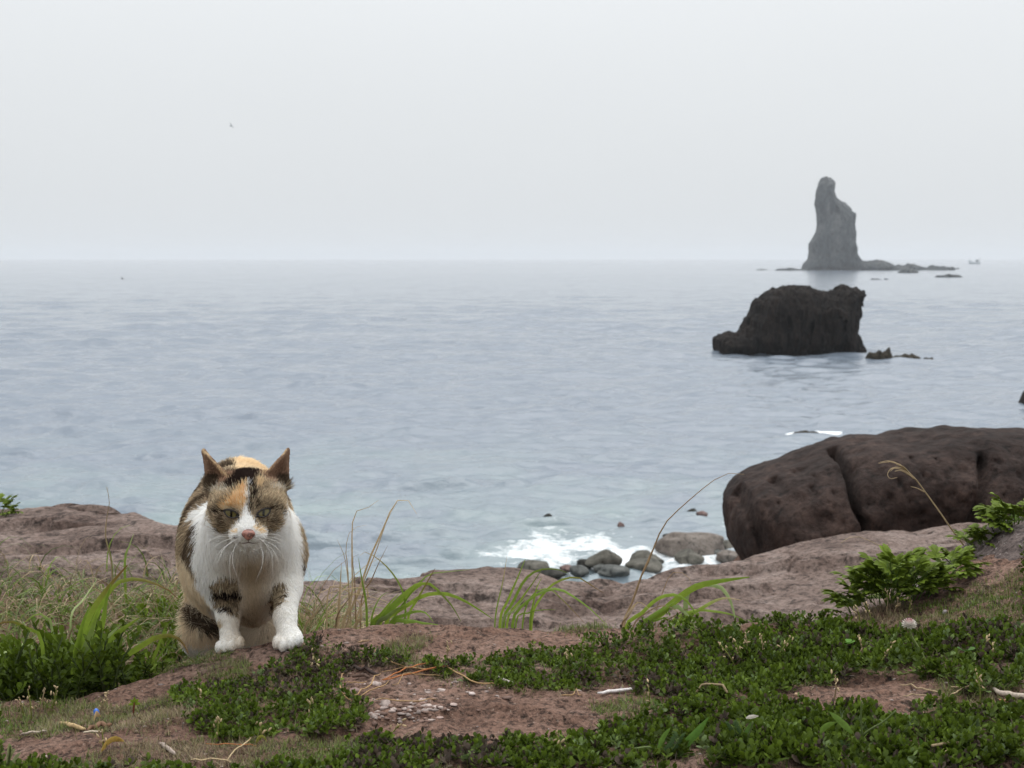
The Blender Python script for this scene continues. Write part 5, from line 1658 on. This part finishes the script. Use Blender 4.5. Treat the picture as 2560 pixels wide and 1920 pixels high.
# ---- leafy shrub in the hollow beside the cat
def sprig_mesh(seed, col_a, col_b, h_, nlv, L0):
    r = np.random.default_rng(seed)
    P = np.zeros((nlv, 3)); lev = np.linspace(0.15, 1, nlv)
    bend = r.normal(0, .2, 2)
    P[:, 2] = h_ * lev; P[:, 0] = bend[0] * h_ * lev ** 2; P[:, 1] = bend[1] * h_ * lev ** 2
    az = np.arange(nlv) * 2.4 + r.normal(0, .3, nlv)
    el = .15 + lev * .9 + r.normal(0, .15, nlv)
    ln = L0 * (1.1 - .4 * lev) * r.uniform(.8, 1.2, nlv)
    t = r.random(nlv)[:, None]
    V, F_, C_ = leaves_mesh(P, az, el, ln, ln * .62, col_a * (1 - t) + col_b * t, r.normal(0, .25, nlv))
    g = Geo(); g.add(V, None, F_, C_)
    C2 = resample([(0, 0, -.004), (bend[0] * h_ * .25, bend[1] * h_ * .25, h_ * .5), (bend[0] * h_, bend[1] * h_, h_)], 6)
    v, q, tt = tube(C2, np.linspace(.0012, .0006, 6), 5); g.add(v, q, tt, (.06, .08, .03))
    Vf = np.concatenate(g.v)
    return mesh_data('sprig', Vf, [np.concatenate(g.q), np.concatenate(g.t)], leaf_m, np.concatenate(g.c))
SPR = [sprig_mesh(100 + i, G_DARK * 1.05, G_MID * 1.05, .045 + .012 * (i % 3), 19, .0125) for i in range(6)]
SPRL = [sprig_mesh(200 + i, G_MID * 1.2, G_LIT * .9, .035, 14, .0125) for i in range(3)]
sb = at(180, 1690, 1.8); sb[2] = float(terrain(sb[0], sb[1]))
shrub = empty('leafy_shrub', sb); tag(shrub, 'dark green leafy shrub filling the hollow beside the rock ledge', 'shrub')
rs_ = np.random.default_rng(8)
cnt = 0
while cnt < 295:
    pxs = rs_.uniform(-120, 400)
    Y = rs_.uniform(1.68, 2.02)
    p_ = at(pxs, 1600, Y)
    yc_, zc_ = crest(p_[0])
    if Y < yc_ + .015 or Y > yc_ + .30:
        continue
    lim = np.interp(pxs, [-120, 200, 330, 400], [.30, .28, .18, .10])
    if Y > yc_ + lim:
        continue
    z = float(terrain(p_[0], Y))
    o_ = link('sprig', (SPR if rs_.random() < .84 else SPRL)[int(rs_.integers(0, 3))], shrub, (p_[0] - sb[0], Y - sb[1], z - sb[2] + .012 * rs_.random()))
    s_ = rs_.uniform(.8, 1.3) * np.interp(pxs, [-120, 250, 400], [1.15, 1.1, .75])
    o_.scale = (s_, s_, s_ * rs_.uniform(.8, 1.2))
    o_.rotation_euler = (rs_.normal(0, .2), rs_.normal(0, .2), rs_.uniform(0, 6.28))
    cnt += 1
lw = at(440, 1520, 2.2); lw[2] = float(terrain(lw[0], lw[1]))
weed = empty('leafy_weed', lw); tag(weed, 'patch of fresh green weeds right behind the cat in the grass', 'weed')
for i in range(26):
    pxs = rs_.uniform(405, 475) if i < 18 else rs_.uniform(270, 405)
    Y = rs_.uniform(2.0, 2.3)
    p_ = at(pxs, 1500, Y)
    o_ = link('sprig', SPRL[i % 3], weed, (p_[0] - lw[0], Y - lw[1], float(terrain(p_[0], Y)) - lw[2]))
    o_.scale = (1.3,) * 3
    o_.rotation_euler = (rs_.normal(0, .2), rs_.normal(0, .2), rs_.uniform(0, 6.28))

# ---- bushy plant with lobed leaves on the bank
def lobed_leaf(seed, L0):
    r = np.random.default_rng(seed)
    g = Geo()
    C2 = resample([(0, 0, 0), (0, L0 * .45, L0 * .22), (0, L0 * .95, L0 * .30)], 6)
    v, q, t = tube(C2, np.linspace(.0009, .0006, 6), 4); g.add(v, q, t, (.10, .16, .03))
    for (ax_, base, sc) in ((0, 5, 1.0), (1.0, 4, .85), (-1.0, 4, .85)):
        o_ = C2[base]
        for k in range(3):
            a = ax_ + (k - 1) * .42 + r.normal(0, .06)
            Lk = L0 * .62 * sc * (1 if k == 1 else .86)
            tt = np.linspace(0, 1, 6)[:, None]
            d = np.array([math.sin(a), math.cos(a), 0])
            C3 = o_ + d * Lk * tt + np.array([0, 0, 1.0]) * (Lk * (.28 * tt - .42 * tt * tt))
            v, q = ribbon(C3, Lk * .46 * np.array([.22, .55, .9, 1.08, .85, .15]), np.array([math.cos(a), -math.sin(a), .1]), .12)
            c = (G_LIT * (.42 + .5 * r.random()))
            g.add(v, q, None, c)
    return mesh_data('leaf', np.concatenate(g.v), [np.concatenate(g.q), np.concatenate(g.t)], leaf_m, np.concatenate(g.c))
LOB = [lobed_leaf(300 + i, .036) for i in range(5)]
def bush(name, px, py, Y, label, n_, rx, rz, meshes, cat='plant', sc=(.8, 1.3), on_rock=False):
    b = at(px, py, Y)
    if not on_rock:
        b[2] = float(terrain(b[0], b[1]))
    e = empty(name, b); tag(e, label, cat)
    r = np.random.default_rng(int(abs(px)) + 1)
    for i in range(n_):
        a = r.uniform(0, 6.28); u = r.random() ** .6
        x, y = math.cos(a) * u * rx, math.sin(a) * u * rx * .55
        zt = rz * math.sqrt(max(0, 1 - u * u))
        zg = 0.0 if on_rock else float(terrain(b[0] + x, b[1] + y)) - b[2]
        o_ = link('leaf', meshes[i % len(meshes)], e, (x * .85, y * .85, zg + zt * r.uniform(.0, .75) + .002))
        out = math.atan2(y, x)
        o_.rotation_euler = (r.uniform(-.1, .7) + .4 * (1 - u), r.normal(0, .25), out - math.pi / 2 + r.normal(0, .5))
        o_.scale = (r.uniform(*sc),) * 3
    # stems
    for i in range(9):
        a = r.uniform(0, 6.28); u = r.uniform(.1, .7)
        C2 = resample([(0, 0, -.005), (math.cos(a) * rx * u * .4, math.sin(a) * rx * u * .25, rz * .35), (math.cos(a) * rx * u, math.sin(a) * rx * u * .5, rz * .7)], 7)
        v, q, t = tube(C2, np.linspace(.0016, .0008, 7), 5)
        g = Geo(); g.add(v, q, t, (.10, .15, .03)); g.build('stem', leaf_m, e)
    return e
bush('bushy_plant', 2222, 1545, 1.915, 'bushy bright green plant with lobed leaves on the bank by the clover flower', 150, .066, .062, LOB, sc=(.6, 1.0))
bush('bushy_plant', 2345, 1520, 1.96, 'smaller low green plant with lobed leaves beside the bushy plant', 34, .032, .026, LOB, sc=(.6, .95))
LOBL = LOB
bush('creeping_plant', 2462, 1384, 2.08, 'small bright green plant creeping over the crest of the bank', 30, .028, .022, LOBL, sc=(.6, .9), on_rock=True)
bush('creeping_plant', 2535, 1336, 2.08, 'larger bright green plant leaning over the top of the bank', 60, .036, .034, LOBL, sc=(.6, .95), on_rock=True)
bush('creeping_plant', 2402, 1420, 2.06, 'tiny green seedling by the dark forked stems', 10, .014, .016, LOBL, sc=(.5, .7), on_rock=True)
bush('creeping_plant', -6, 1270, 3.75, 'clump of green leaves on the crest of the flat rock', 22, .045, .008, LOBL, sc=(.7, 1.2))
g6 = tuft('grass_tuft', (2545, 1445), 1.98, 'bright short green grass tuft on the grey rock of the bank')
for i in range(34):
    x0 = rs_.uniform(2510, 2590); lx = rs_.normal(0, 16)
    blade(g6, [(x0, 1478), (x0 + lx * .4, 1478 - rs_.uniform(12, 26)), (x0 + lx, 1478 - rs_.uniform(26, 56))], 1.97 + rs_.uniform(-.02, .02), 1.97, 5, GR1 * 1.1, GR2, n_=7)

# ---- grey lichen-flecked rock of the bank
bank_m = rock_mat('grey_lichen_rock', (0.07, 0.052, 0.047), (0.15, 0.118, 0.108), (0.27, 0.235, 0.22), 1.0, 0.014, (0.36, 0.33, 0.31), 0.6, fine=120)
bo = [(2285, 1500), (2330, 1462), (2380, 1430), (2430, 1402), (2475, 1372), (2520, 1338), (2570, 1318), (2680, 1300), (2850, 1300), (2950, 1420), (2900, 1540), (2560, 1530), (2400, 1520)]
bpts = np.array([at(a, b_, 2.04) for a, b_ in bo])
h = .0065
lo = np.array([bpts[:, 0].min(), 1.84, bpts[:, 2].min()]) - 4 * h
hi = np.array([bpts[:, 0].max(), 2.30, bpts[:, 2].max()]) + 4 * h
G = grid_of(lo, hi, h)
sd_ = poly_sd(G[:, 0, :, 0], G[:, 0, :, 2], [(q_[0], q_[2]) for q_ in bpts])
a2 = np.maximum(sd_[:, None, :] + .07, 0)
D = np.sqrt(a2 ** 2 + ((G[..., 1] - 2.06) * .07 / .15) ** 2) - .07 + .010 * fbm(G * 14, 4) + .004 * fbm(G * 50, 3)
V, q = surface_nets(D, lo, h)
bb = np.array([V[:, 0].mean(), V[:, 1].mean(), V[:, 2].min()])
tag(link('rock', mesh_data('rock', V - bb, q, bank_m), None, bb), 'grey rock flecked with pale lichen rising at the bank beside the bushy plant', 'rock')

# ---- white clover flower
cb = ground_pt(2318, 1652)
clover = empty('clover_flower', cb); tag(clover, 'single white clover flower with pink-tinged top on a bent stem', 'flower')
top = at(2274, 1572, cb[1] - .012)
C2 = resample([cb - (0, 0, .003), at(2300, 1625, cb[1] - .003), at(2280, 1592, cb[1] - .008), top], 10)
v, q, t = tube(C2, np.linspace(.0014, .0011, 10), 6); g = Geo(); g.add(v, q, t, (.22, .27, .10)); g.build('stem', leaf_m, clover, root=clover)
g = Geo(); rc = np.random.default_rng(4)
ctr = at(2273, 1563, cb[1] - .012)
npet = 90
for i in range(npet):
    u = i / npet
    el = -0.75 + 2.2 * u ** .9
    az = i * 2.39996
    d = np.array([math.cos(az) * math.cos(el), math.sin(az) * math.cos(el), math.sin(el) * .8])
    d2 = d * .55 + np.array([0, 0, .75])
    Lp = .0072 * (1 - .15 * u)
    p0 = ctr + d * .0028
    C3 = resample([p0, p0 + d * Lp * .6 + (0, 0, .0006), p0 + d * Lp * .75 + d2 * Lp * .35], 5)
    v, q = ribbon(C3, .0030 * np.array([.5, .9, 1, .8, .2]), np.cross(d, [0, 0, 1]) + (1e-4, 0, 0), .25)
    pink = smooth(.45, .95, np.array(u)) * (0.4 + .6 * rc.random())
    c = np.array([.78, .74, .68]) * (1 - pink) + np.array([.42, .15, .17]) * pink
    g.add(v, q, None, c * rc.uniform(.85, 1.05))
g.build('flower_head', tint_mat('clover_petals', .6, .25, .08), clover, root=clover)
g = Geo()
v, f = ICO2
g.add(top + v * np.array([.0028, .0028, .002]), None, f, (.2, .27, .09)); g.build('calyx', leaf_m, clover, root=clover)

# ---- round-leaved clover plants
def round_leaf_plant(px, py, label, leaves_):
    b = ground_pt(px, py)
    e = empty('clover_plant', b); tag(e, label, 'plant')
    for (lx, ly, w, c) in leaves_:
        tp = at(lx, ly, b[1] - .01)
        wm = w / FOC * b[1]
        for k in range(3):
            a = -math.pi / 2 + (k - 1) * 1.6 + (lx % 7) * .2
            V, F_, C_ = leaves_mesh(tp[None], np.array([a]), np.array([.45]), np.array([wm * .55]), np.array([wm * .55]), np.array([c]))
            g = Geo(); g.add(V, None, F_, C_); g.build('leaf', leaf_m, e, root=e)
        v, q, t = tube(resample([b - (0, 0, .002), (b + tp) / 2 + (0, .002, .002), tp], 6), .0007, 5)
        g = Geo(); g.add(v, q, t, (.12, .16, .04)); g.build('stem', leaf_m, e, root=e)
round_leaf_plant(2400, 1652, 'plant with two large pointed leaves beyond the clover flower', [(2375, 1640, 34, (.12, .17, .05)), (2415, 1630, 44, (.07, .14, .03))])
round_leaf_plant(2320, 1690, 'row of rounded yellow-green leaves at the edge of the bare rock patch', [(2245, 1688, 26, OLIVE * .7), (2275, 1682, 30, OLIVE * .8), (2310, 1680, 34, OLIVE * .8), (2345, 1678, 34, OLIVE * .85), (2300, 1698, 26, OLIVE * .7), (2390, 1690, 28, OLIVE * .8)])
round_leaf_plant(2105, 1640, 'small three-leaved clover standing above the leafy mat', [(2120, 1610, 34, (.09, .20, .03))])

# ---- vetch in the foreground
Zv = lambda pts: zo(pts, 1900, 1350, 660 / 1921.0)
Zw = lambda pts: zo(pts, 1280, 1550, 640 / 2212.0)
def vetch(base, Y, label, stems, pods, pinn, sc):
    b = at(*base, Y); b[2] = float(terrain(b[0], b[1]))
    e = empty('vetch_plant', b); tag(e, label, 'plant')
    for pts_ in stems:
        stalk(e, pts_, Y, Y - .015, .0015, .0008, (.13, .17, .06), 'stem', mat=leaf_m)
    for pts_, w, c in pods:
        blade(e, pts_, Y - .005, Y - .015, w, c, c, leaf_m, 'leaf', False, tip=.1, fold=.3, n_=12, basew=.35)
    for pts_ in pinn:
        C_ = resample(np.array([at(a, b_, Y - .012) for a, b_ in pts_]), 9)
        v, q, t = tube(C_, .0006, 4); g = Geo(); g.add(v, q, t, (.12, .17, .06)); ls_ = g.build('leaf_stem', leaf_m, e, root=e)
        T = np.gradient(C_, axis=0)
        for k in range(1, 9):
            for s_ in (-1, 1):
                d = np.array([s_ * .9, -.2, .25]) + T[k] / np.linalg.norm(T[k]) * .7
                az, el = math.atan2(d[1], d[0]), math.atan2(d[2], math.hypot(d[0], d[1]))
                V, F_, C3 = leaves_mesh(C_[k][None], np.array([az]), np.array([el]), np.array([.0085]), np.array([.0042]), np.array([[.085, .14, .055]]), np.array([.6 * s_]))
                g = Geo(); g.add(V, None, F_, C3); g.build('leaflet', leaf_m, ls_, root=e)
vetch((2130, 1915), 1.36, 'tall vetch plant with two long leaves rising from the leafy mat', [Zv([(660, 1640), (720, 1480), (770, 1400), (900, 1320), (990, 1240)]), Zv([(680, 1660), (740, 1480), (735, 1300), (740, 1170)]), Zv([(560, 1600), (480, 1560), (440, 1480)])],
      [(Zv([(670, 1410), (600, 1340), (505, 1250)]), 19, (.15, .24, .05)), (Zv([(440, 1420), (480, 1360), (560, 1325)]), 16, (.14, .22, .04))], [Zv([(540, 1560), (620, 1500), (720, 1560)]), Zv([(400, 1400), (440, 1500), (480, 1600)])], 1)
vetch((1700, 1915), 1.36, 'vetch plant with an upright lance-shaped leaf and a creeping stem', [Zw([(1440, 1240), (1300, 1160), (1200, 1100), (1060, 1110)])],
      [(Zw([(1440, 1210), (1500, 1080), (1600, 970), (1700, 840)]), 22, (.085, .17, .03)), (Zw([(1260, 1115), (1310, 1010), (1370, 930)]), 13, (.12, .21, .04))], [Zw([(1330, 1180), (1400, 1100), (1440, 1020)])], 1)
vetch((1880, 1915), 1.36, 'vetch plant with a white-tipped bud leaning over the leafy mat', [Zw([(2100, 1260), (2040, 1150), (2000, 1080), (2060, 960), (2080, 880)])],
      [(Zw([(2010, 1020), (2050, 950), (2085, 870)]), 17, (.10, .18, .04)), (Zw([(2020, 850), (2070, 840), (2130, 830)]), 11, (.62, .56, .5))], [Zw([(1960, 1060), (1930, 980), (1900, 920)])], 1)
vetch((2320, 1880), 1.39, 'short vetch shoot with one folded leaf beside the bent dead stem', [Zv([(1240, 1660), (1220, 1580), (1190, 1500)])], [(Zv([(1220, 1570), (1190, 1510), (1160, 1440)]), 16, (.08, .17, .03))], [], 1)
vetch((60, 1900), 1.34, 'pale green blurred sprout at the near edge of the rock', [zo([(60, 1240), (80, 1150), (90, 1050)], 0, 1560, 640 / 2212)], [(zo([(60, 1210), (90, 1120), (130, 1080)], 0, 1560, 640 / 2212), 14, (.28, .30, .14)), (zo([(80, 1150), (85, 1090), (80, 1030)], 0, 1560, 640 / 2212), 13, (.28, .30, .14)), (zo([(100, 1220), (140, 1150), (180, 1110)], 0, 1560, 640 / 2212), 10, (.26, .28, .14))], [], 1)

# ---- seeded dry stems
def seed_stem(root, tip, label, nsd=5, col=STRAW, green=True):
    b = ground_pt(*root)
    e = empty('seed_stem', b); tag(e, label, 'seed stem')
    Y = b[1]
    tp = at(tip[0], tip[1], Y - .008)
    C2 = resample([b - (0, 0, .002), (b * .5 + tp * .5) + (.001, -.002, .001), tp], 9)
    v, q, t = tube(C2, np.linspace(.0009, .0006, 9), 5)
    cs = np.repeat((np.array([.22, .24, .06]) if green else STRAW * .8)[None], len(v), 0)
    g = Geo(); g.add(v, q, t, cs); g.build('stem', dry_m, e, root=e)
    r = np.random.default_rng(int(root[0] + root[1]))
    v, f = ICO1
    for k in range(nsd):
        c = C2[-1 - (k * 5) // nsd] + r.normal(0, .0026, 3) * (0 if k == 0 else 1)
        g = Geo()
        P = v * np.array([.0010, .0010, .0027]) * r.uniform(.7, 1.25)
        a = r.normal(0, .5, 2)
        P = P @ np.array(Matrix.Rotation(a[0], 3, 'X') @ Matrix.Rotation(a[1], 3, 'Y')).T
        g.add(P + c, None, f, STRAW * 1.1 * r.uniform(.7, 1.2)); g.build('seed', dry_m, e, root=e)
SEEDS = [((1842, 1680), (1800, 1610), 'seed stem leaning over the leafy mat, longest seed head'), ((1858, 1668), (1836, 1600), 'seed stem beside the longest seed head, tilted'), ((1867, 1658), (1864, 1583), 'upright seed stem with spreading side seeds'), ((1905, 1660), (1903, 1590), 'bare straight seed stem by the upright one'),
         ((1928, 1662), (1975, 1592), 'slanting seed stem with three pale seeds'), ((2155, 1665), (2148, 1590), 'upright seed stem near the three-leaved clover'), ((2188, 1672), (2235, 1605), 'leaning yellow seed stem before the clover flower'), ((2215, 1535), (2218, 1478), 'brown branched seed head in front of the bushy plant'),
         ((2235, 1530), (2245, 1495), 'small brown seed head next to the branched one'), ((2270, 1535), (2275, 1490), 'seed head between the bushy plant and the clover flower'), ((2150, 1570), (2140, 1515), 'dry seed stem at the turf edge under the bushy plant'), ((2180, 1560), (2160, 1510), 'dry tilted seed stem under the bushy plant'),
         ((2450, 1770), (2442, 1685), 'thin brown seed stem at the end of the bare rock patch'), ((2085, 1750), (2088, 1690), 'lone brown seed stem on the bare rock patch'), ((2490, 1650), (2470, 1600), 'pale seed stem over the purplish leaves'), ((800, 1680), (782, 1636), 'branched yellow stem by the front paw'),
         ((768, 1790), (778, 1745), 'thin seed stem in the dark mat below the cat'), ((650, 1850), (652, 1810), 'short seed stem in the dry turf'), ((980, 1830), (1000, 1812), 'tiny twig-like stem near the gravel'), ((1115, 1668), (1118, 1605), 'yellow-green flower spike between the two leafy mats'),
         ((1420, 1662), (1418, 1625), 'pale yellow sprout at the edge of the leafy mat'), ((245, 1790), (270, 1728), 'forked dry stem beside the blue scrap'), ((80, 1800), (70, 1725), 'tall grass seed stem in front of the shrub'), ((95, 1800), (112, 1722), 'curved grass seed stem in front of the shrub'), ((130, 1770), (142, 1720), 'white-tipped seed stem in front of the shrub'),
         ((60, 1790), (48, 1745), 'short grass seed stem in front of the shrub'), ((540, 1860), (546, 1795), 'upright pale stem in the dry turf'), ((510, 1762), (502, 1730), 'dry seed stem below the ledge slab'), ((1404, 1900), (1392, 1835), 'stem with pale seeds at the edge of the foreground mat'), ((1622, 1768), (1620, 1715), 'reddish dry stem in the purplish leaves'),
         ((2352, 1910), (2368, 1880), 'pale seed head in the foreground mat by the vetch shoot'), ((258, 1870), (255, 1828), 'blurred pale seed head over the near rock')]
for rt, tp, lb in SEEDS:
    seed_stem(rt, tp, lb, 7, green=(rt[0] % 2 == 0))

# ---- pine needles, twigs, husks
def litter(name, pts_, wpx, col, label, cat, lift=.002, k=6, flat=1.0):
    G3 = np.array([ground_pt(*q_) for q_ in resample(np.array(pts_, float), 9)])
    from numpy import convolve
    G3[:, 2] = np.maximum(G3[:, 2], np.interp(np.linspace(0, 1, 9), [0, .5, 1], [G3[0, 2], G3[:, 2].mean() + .001, G3[-1, 2]]))
    G3[:, 2] += lift
    base_ = np.array([G3[4, 0], G3[4, 1], G3[:, 2].min() - .001])
    w = wpx / FOC * G3[0, 1] / 2 * (.62 if name == 'pine_needle' else 1)
    V, q, t = tube(G3, w * np.interp(np.linspace(0, 1, 9), [0, .2, .8, 1], [.6, 1, 1, .5]), k)
    me = mesh_data(name, V - base_, [q, t], twig_m, np.tile(np.asarray(col, float), (len(V), 1)))
    return tag(link(name, me, None, base_), label, cat)
Zp = lambda pts: zo(pts, 640, 1550, 640 / 2212.0)
Zq = lambda pts: zo(pts, 1900, 1500, 660 / 2212.0)
Zn = lambda pts: zo(pts, 0, 1560, 640 / 2212.0)
TAN, RUST = np.array([.34, .22, .11]), np.array([.36, .14, .055])
for pts_, w, c, lb in ((Zp([(1020, 290), (1150, 390), (1280, 440), (1500, 465)]), 5, TAN, 'tan pine needle starting at the dry turf on the ledge'), (Zp([(1090, 560), (1280, 480), (1510, 395)]), 6, RUST, 'rust-red pine needle, upper of the crossing pair'), (Zp([(1100, 555), (1400, 500), (1660, 440)]), 7, RUST, 'rust-red pine needle, lower of the crossing pair'),
                       (Zp([(870, 710), (1000, 640), (1100, 600), (1150, 560)]), 5, TAN, 'tan pine needle curving up from the gravel'), (Zp([(850, 705), (960, 620), (1080, 500)]), 6, TAN, 'straight tan pine needle leaning beside the rock crust'), (Zp([(1640, 450), (1760, 540), (1950, 605), (2100, 600)]), 6, TAN, 'long sagging pine needle under the leafy mat'),
                       (Zp([(760, 495), (725, 590), (760, 690), (830, 730)]), 6, TAN, 'bow-shaped pine needle around the rock crust'), (Zp([(1090, 475), (1400, 460), (1780, 490)]), 4, TAN, 'level thin pine needle across the crossing pair'), (Zp([(1180, 610), (1350, 540), (1600, 510)]), 4, TAN * .9, 'thin pine needle below the crossing pair'), (Zp([(1030, 725), (1200, 730), (1400, 745), (1560, 720)]), 5, TAN, 'pine needle lying along the gravel'),
                       (Zp([(740, 585), (850, 578), (960, 570)]), 4, TAN, 'short pine needle by the dark twig'), (Zn([(1780, 1080), (2000, 1085), (2212, 1092)]), 4, RUST, 'brown needle level in the dry turf'), (Zn([(1940, 1230), (2060, 1130), (2180, 1040)]), 6, STRAW, 'pale straw slanting in the dry turf'), (Zn([(1650, 1210), (1800, 1225), (2000, 1240)]), 6, STRAW * 1.1, 'pale straw lying flat at the near edge'),
                       (Zq([(1600, 760), (1750, 765), (1900, 772)]), 7, STRAW, 'pale straw beside the driftwood stick'), (Zq([(1590, 850), (1650, 815), (1700, 785)]), 6, STRAW * 1.1, 'short straw slanting by the driftwood stick'), (Zq([(1170, 745), (1380, 790), (1540, 820)]), 6, STRAW * .8, 'upper straw lying on the bare rock patch'), (Zq([(1200, 845), (1320, 835), (1500, 855)]), 5, STRAW * .8, 'lower straw lying on the bare rock patch'),
                       (Zw([(420, 690), (510, 688), (600, 680)]), 5, TAN, 'thin tan needle by the white stick')):
    litter('pine_needle', pts_, w, c, lb, 'needle', lift=.004)
for pts_, w, c, lb in ((Zp([(820, 425), (950, 470), (1070, 495)]), 9, (.05, .035, .03), 'dark brown twig behind the rock crust'), (Zp([(830, 530), (900, 525), (980, 522)]), 9, (.10, .065, .05), 'reddish brown twig at the mat edge'), (Zw([(740, 662), (900, 640), (1130, 610)]), 9, (.62, .58, .56), 'white bleached stick at the edge of the bare patch'), (Zp([(2060, 515), (2140, 545), (2230, 575)]), 6, (.5, .44, .4), 'short pale twig poking from under the leafy mat'),
                       (Zq([(1960, 800), (2080, 832), (2290, 860)]), 15, (.42, .35, .29), 'thick pale driftwood stick running off by the rock patch'), (Zq([(2000, 870), (2090, 895), (2180, 915)]), 7, (.34, .17, .09), 'orange-brown twig under the driftwood stick'), (Zn([(760, 945), (860, 925), (960, 900)]), 13, (.16, .09, .055), 'brown curled husk near the blue scrap'), (Zn([(520, 875), (640, 910), (740, 938)]), 11, (.42, .30, .16), 'tan curled husk near the blue scrap'),
                       (Zn([(720, 965), (800, 962), (880, 958)]), 5, (.5, .42, .32), 'thin pale twig below the husks'), (Zn([(180, 990), (250, 965), (400, 960)]), 6, (.4, .33, .27), 'bent pale twig on the near rock edge'), (Zn([(1380, 1060), (1440, 1100), (1520, 1160)]), 12, (.32, .26, .22), 'grey peeling twig in the dry turf'), (Zp([(880, 232), (930, 215), (980, 200)]), 5, (.3, .2, .12), 'tiny twig lying on the bare ledge')):
    litter('twig', pts_, w, c, lb, 'twig', lift=.003)
# bent dead stems standing off the mat
def dead_stem(pts_, label, w=.0014):
    b = ground_pt(*pts_[0])
    e = empty('dead_stem', b); tag(e, label, 'stem')
    hgts = np.linspace(0, 1, len(pts_))
    C2 = [b - (0, 0, .002)] + [at(q_[0], q_[1], b[1] - .006 * i) for i, q_ in enumerate(pts_[1:])]
    C2[-1][2] = max(C2[-1][2], float(terrain(C2[-1][0], C2[-1][1])))
    P = np.vstack([np.linspace(C2[i], C2[i + 1], 6, endpoint=False) for i in range(len(C2) - 1)] + [C2[-1][None]])
    v, q, t = tube(P, w, 5); g = Geo(); g.add(v, q, t, STRAW * .75); g.build('stem', dry_m, e, root=e)
dead_stem(Zw([(1520, 715), (1640, 560), (1690, 552), (1820, 560), (1860, 630)]), 'bent straw-coloured dead stem arching over the purplish leaves')
dead_stem(Zq([(1880, 1325), (1790, 1195), (1560, 1200), (1440, 1222)]), 'bent dead stem lying level above the foreground mat')

# yellow leaf, blue scrap, tan leaf
def fallen_leaf(px0, py0, px1, py1, w, c, label, name='fallen_leaf', cat='leaf'):
    a, b = ground_pt(px0, py0), ground_pt(px1, py1)
    C2 = resample([a + (0, 0, .002), (a + b) / 2 + (0, 0, .009), b + (0, 0, .005)], 9)
    wm = w / FOC * a[1]
    V, q = ribbon(C2, wm * np.array([.1, .6, .9, 1, 1, .95, .75, .45, .08]), np.array([.1, -.75, .65]), .22)
    V2 = V - np.array([0, 0, .0008])
    bs = np.array([*((a + b) / 2)[:2], min(a[2], b[2])])
    me = mesh_data(name, np.vstack([V, V2]) - bs, np.vstack([q, q[:, ::-1] + len(V)]), leaf_m, np.tile(np.asarray(c, float), (2 * len(V), 1)))
    tag(link(name, me, None, bs), label, cat)
fallen_leaf(*Zn([(870, 1140)])[0], *Zn([(1070, 1065)])[0], 26, (.62, .44, .12), 'yellow fallen leaf lying on the near rock edge')
fallen_leaf(*Zn([(810, 865)])[0], *Zn([(875, 835)])[0], 14, (.48, .33, .17), 'small tan fallen leaf beside the blue scrap')
fallen_leaf(*Zp([(0, 1100)])[0], *Zp([(95, 1090)])[0], 15, (.42, .42, .10), 'small yellow-green fallen leaf in the dry turf')
b = ground_pt(241, 1798)
v, f = ICO3
P = v * (1 + .25 * fbm(v * 2.2, 2)[:, None]) * np.array([.0034, .0026, .0058])
scrap_m = flat_mat('blue_plastic', (.03, .13, .50), .35)
tag(link('plastic_scrap', mesh_data('plastic_scrap', P, f, scrap_m), None, b + (0, 0, .0055)), 'tiny bright blue plastic scrap in the turf', 'litter')
# small upright seedling by the scrap
sd = ground_pt(333, 1795)
se = empty('seedling', sd); tag(se, 'upright green seedling with a red stem below the ledge slab', 'seedling')
v, q, t = tube(resample([sd - (0, 0, .002), at(334, 1775, sd[1] - .003), at(336, 1755, sd[1] - .004)], 6), .0011, 5); g = Geo(); g.add(v, q, t, (.20, .06, .04)); g.build('stem', leaf_m, se, root=se)
for k, (dx, dy) in enumerate(((-8, -8), (8, -10), (0, -16), (-12, 4), (12, 2))):
    blade(se, [(336, 1762), (336 + dx * .6, 1758 + dy * .5), (336 + dx * 1.3, 1758 + dy)], sd[1] - .004, sd[1] - .008, 8, G_LIT, G_LIT, leaf_m, 'leaf', False, n_=8, basew=.4)
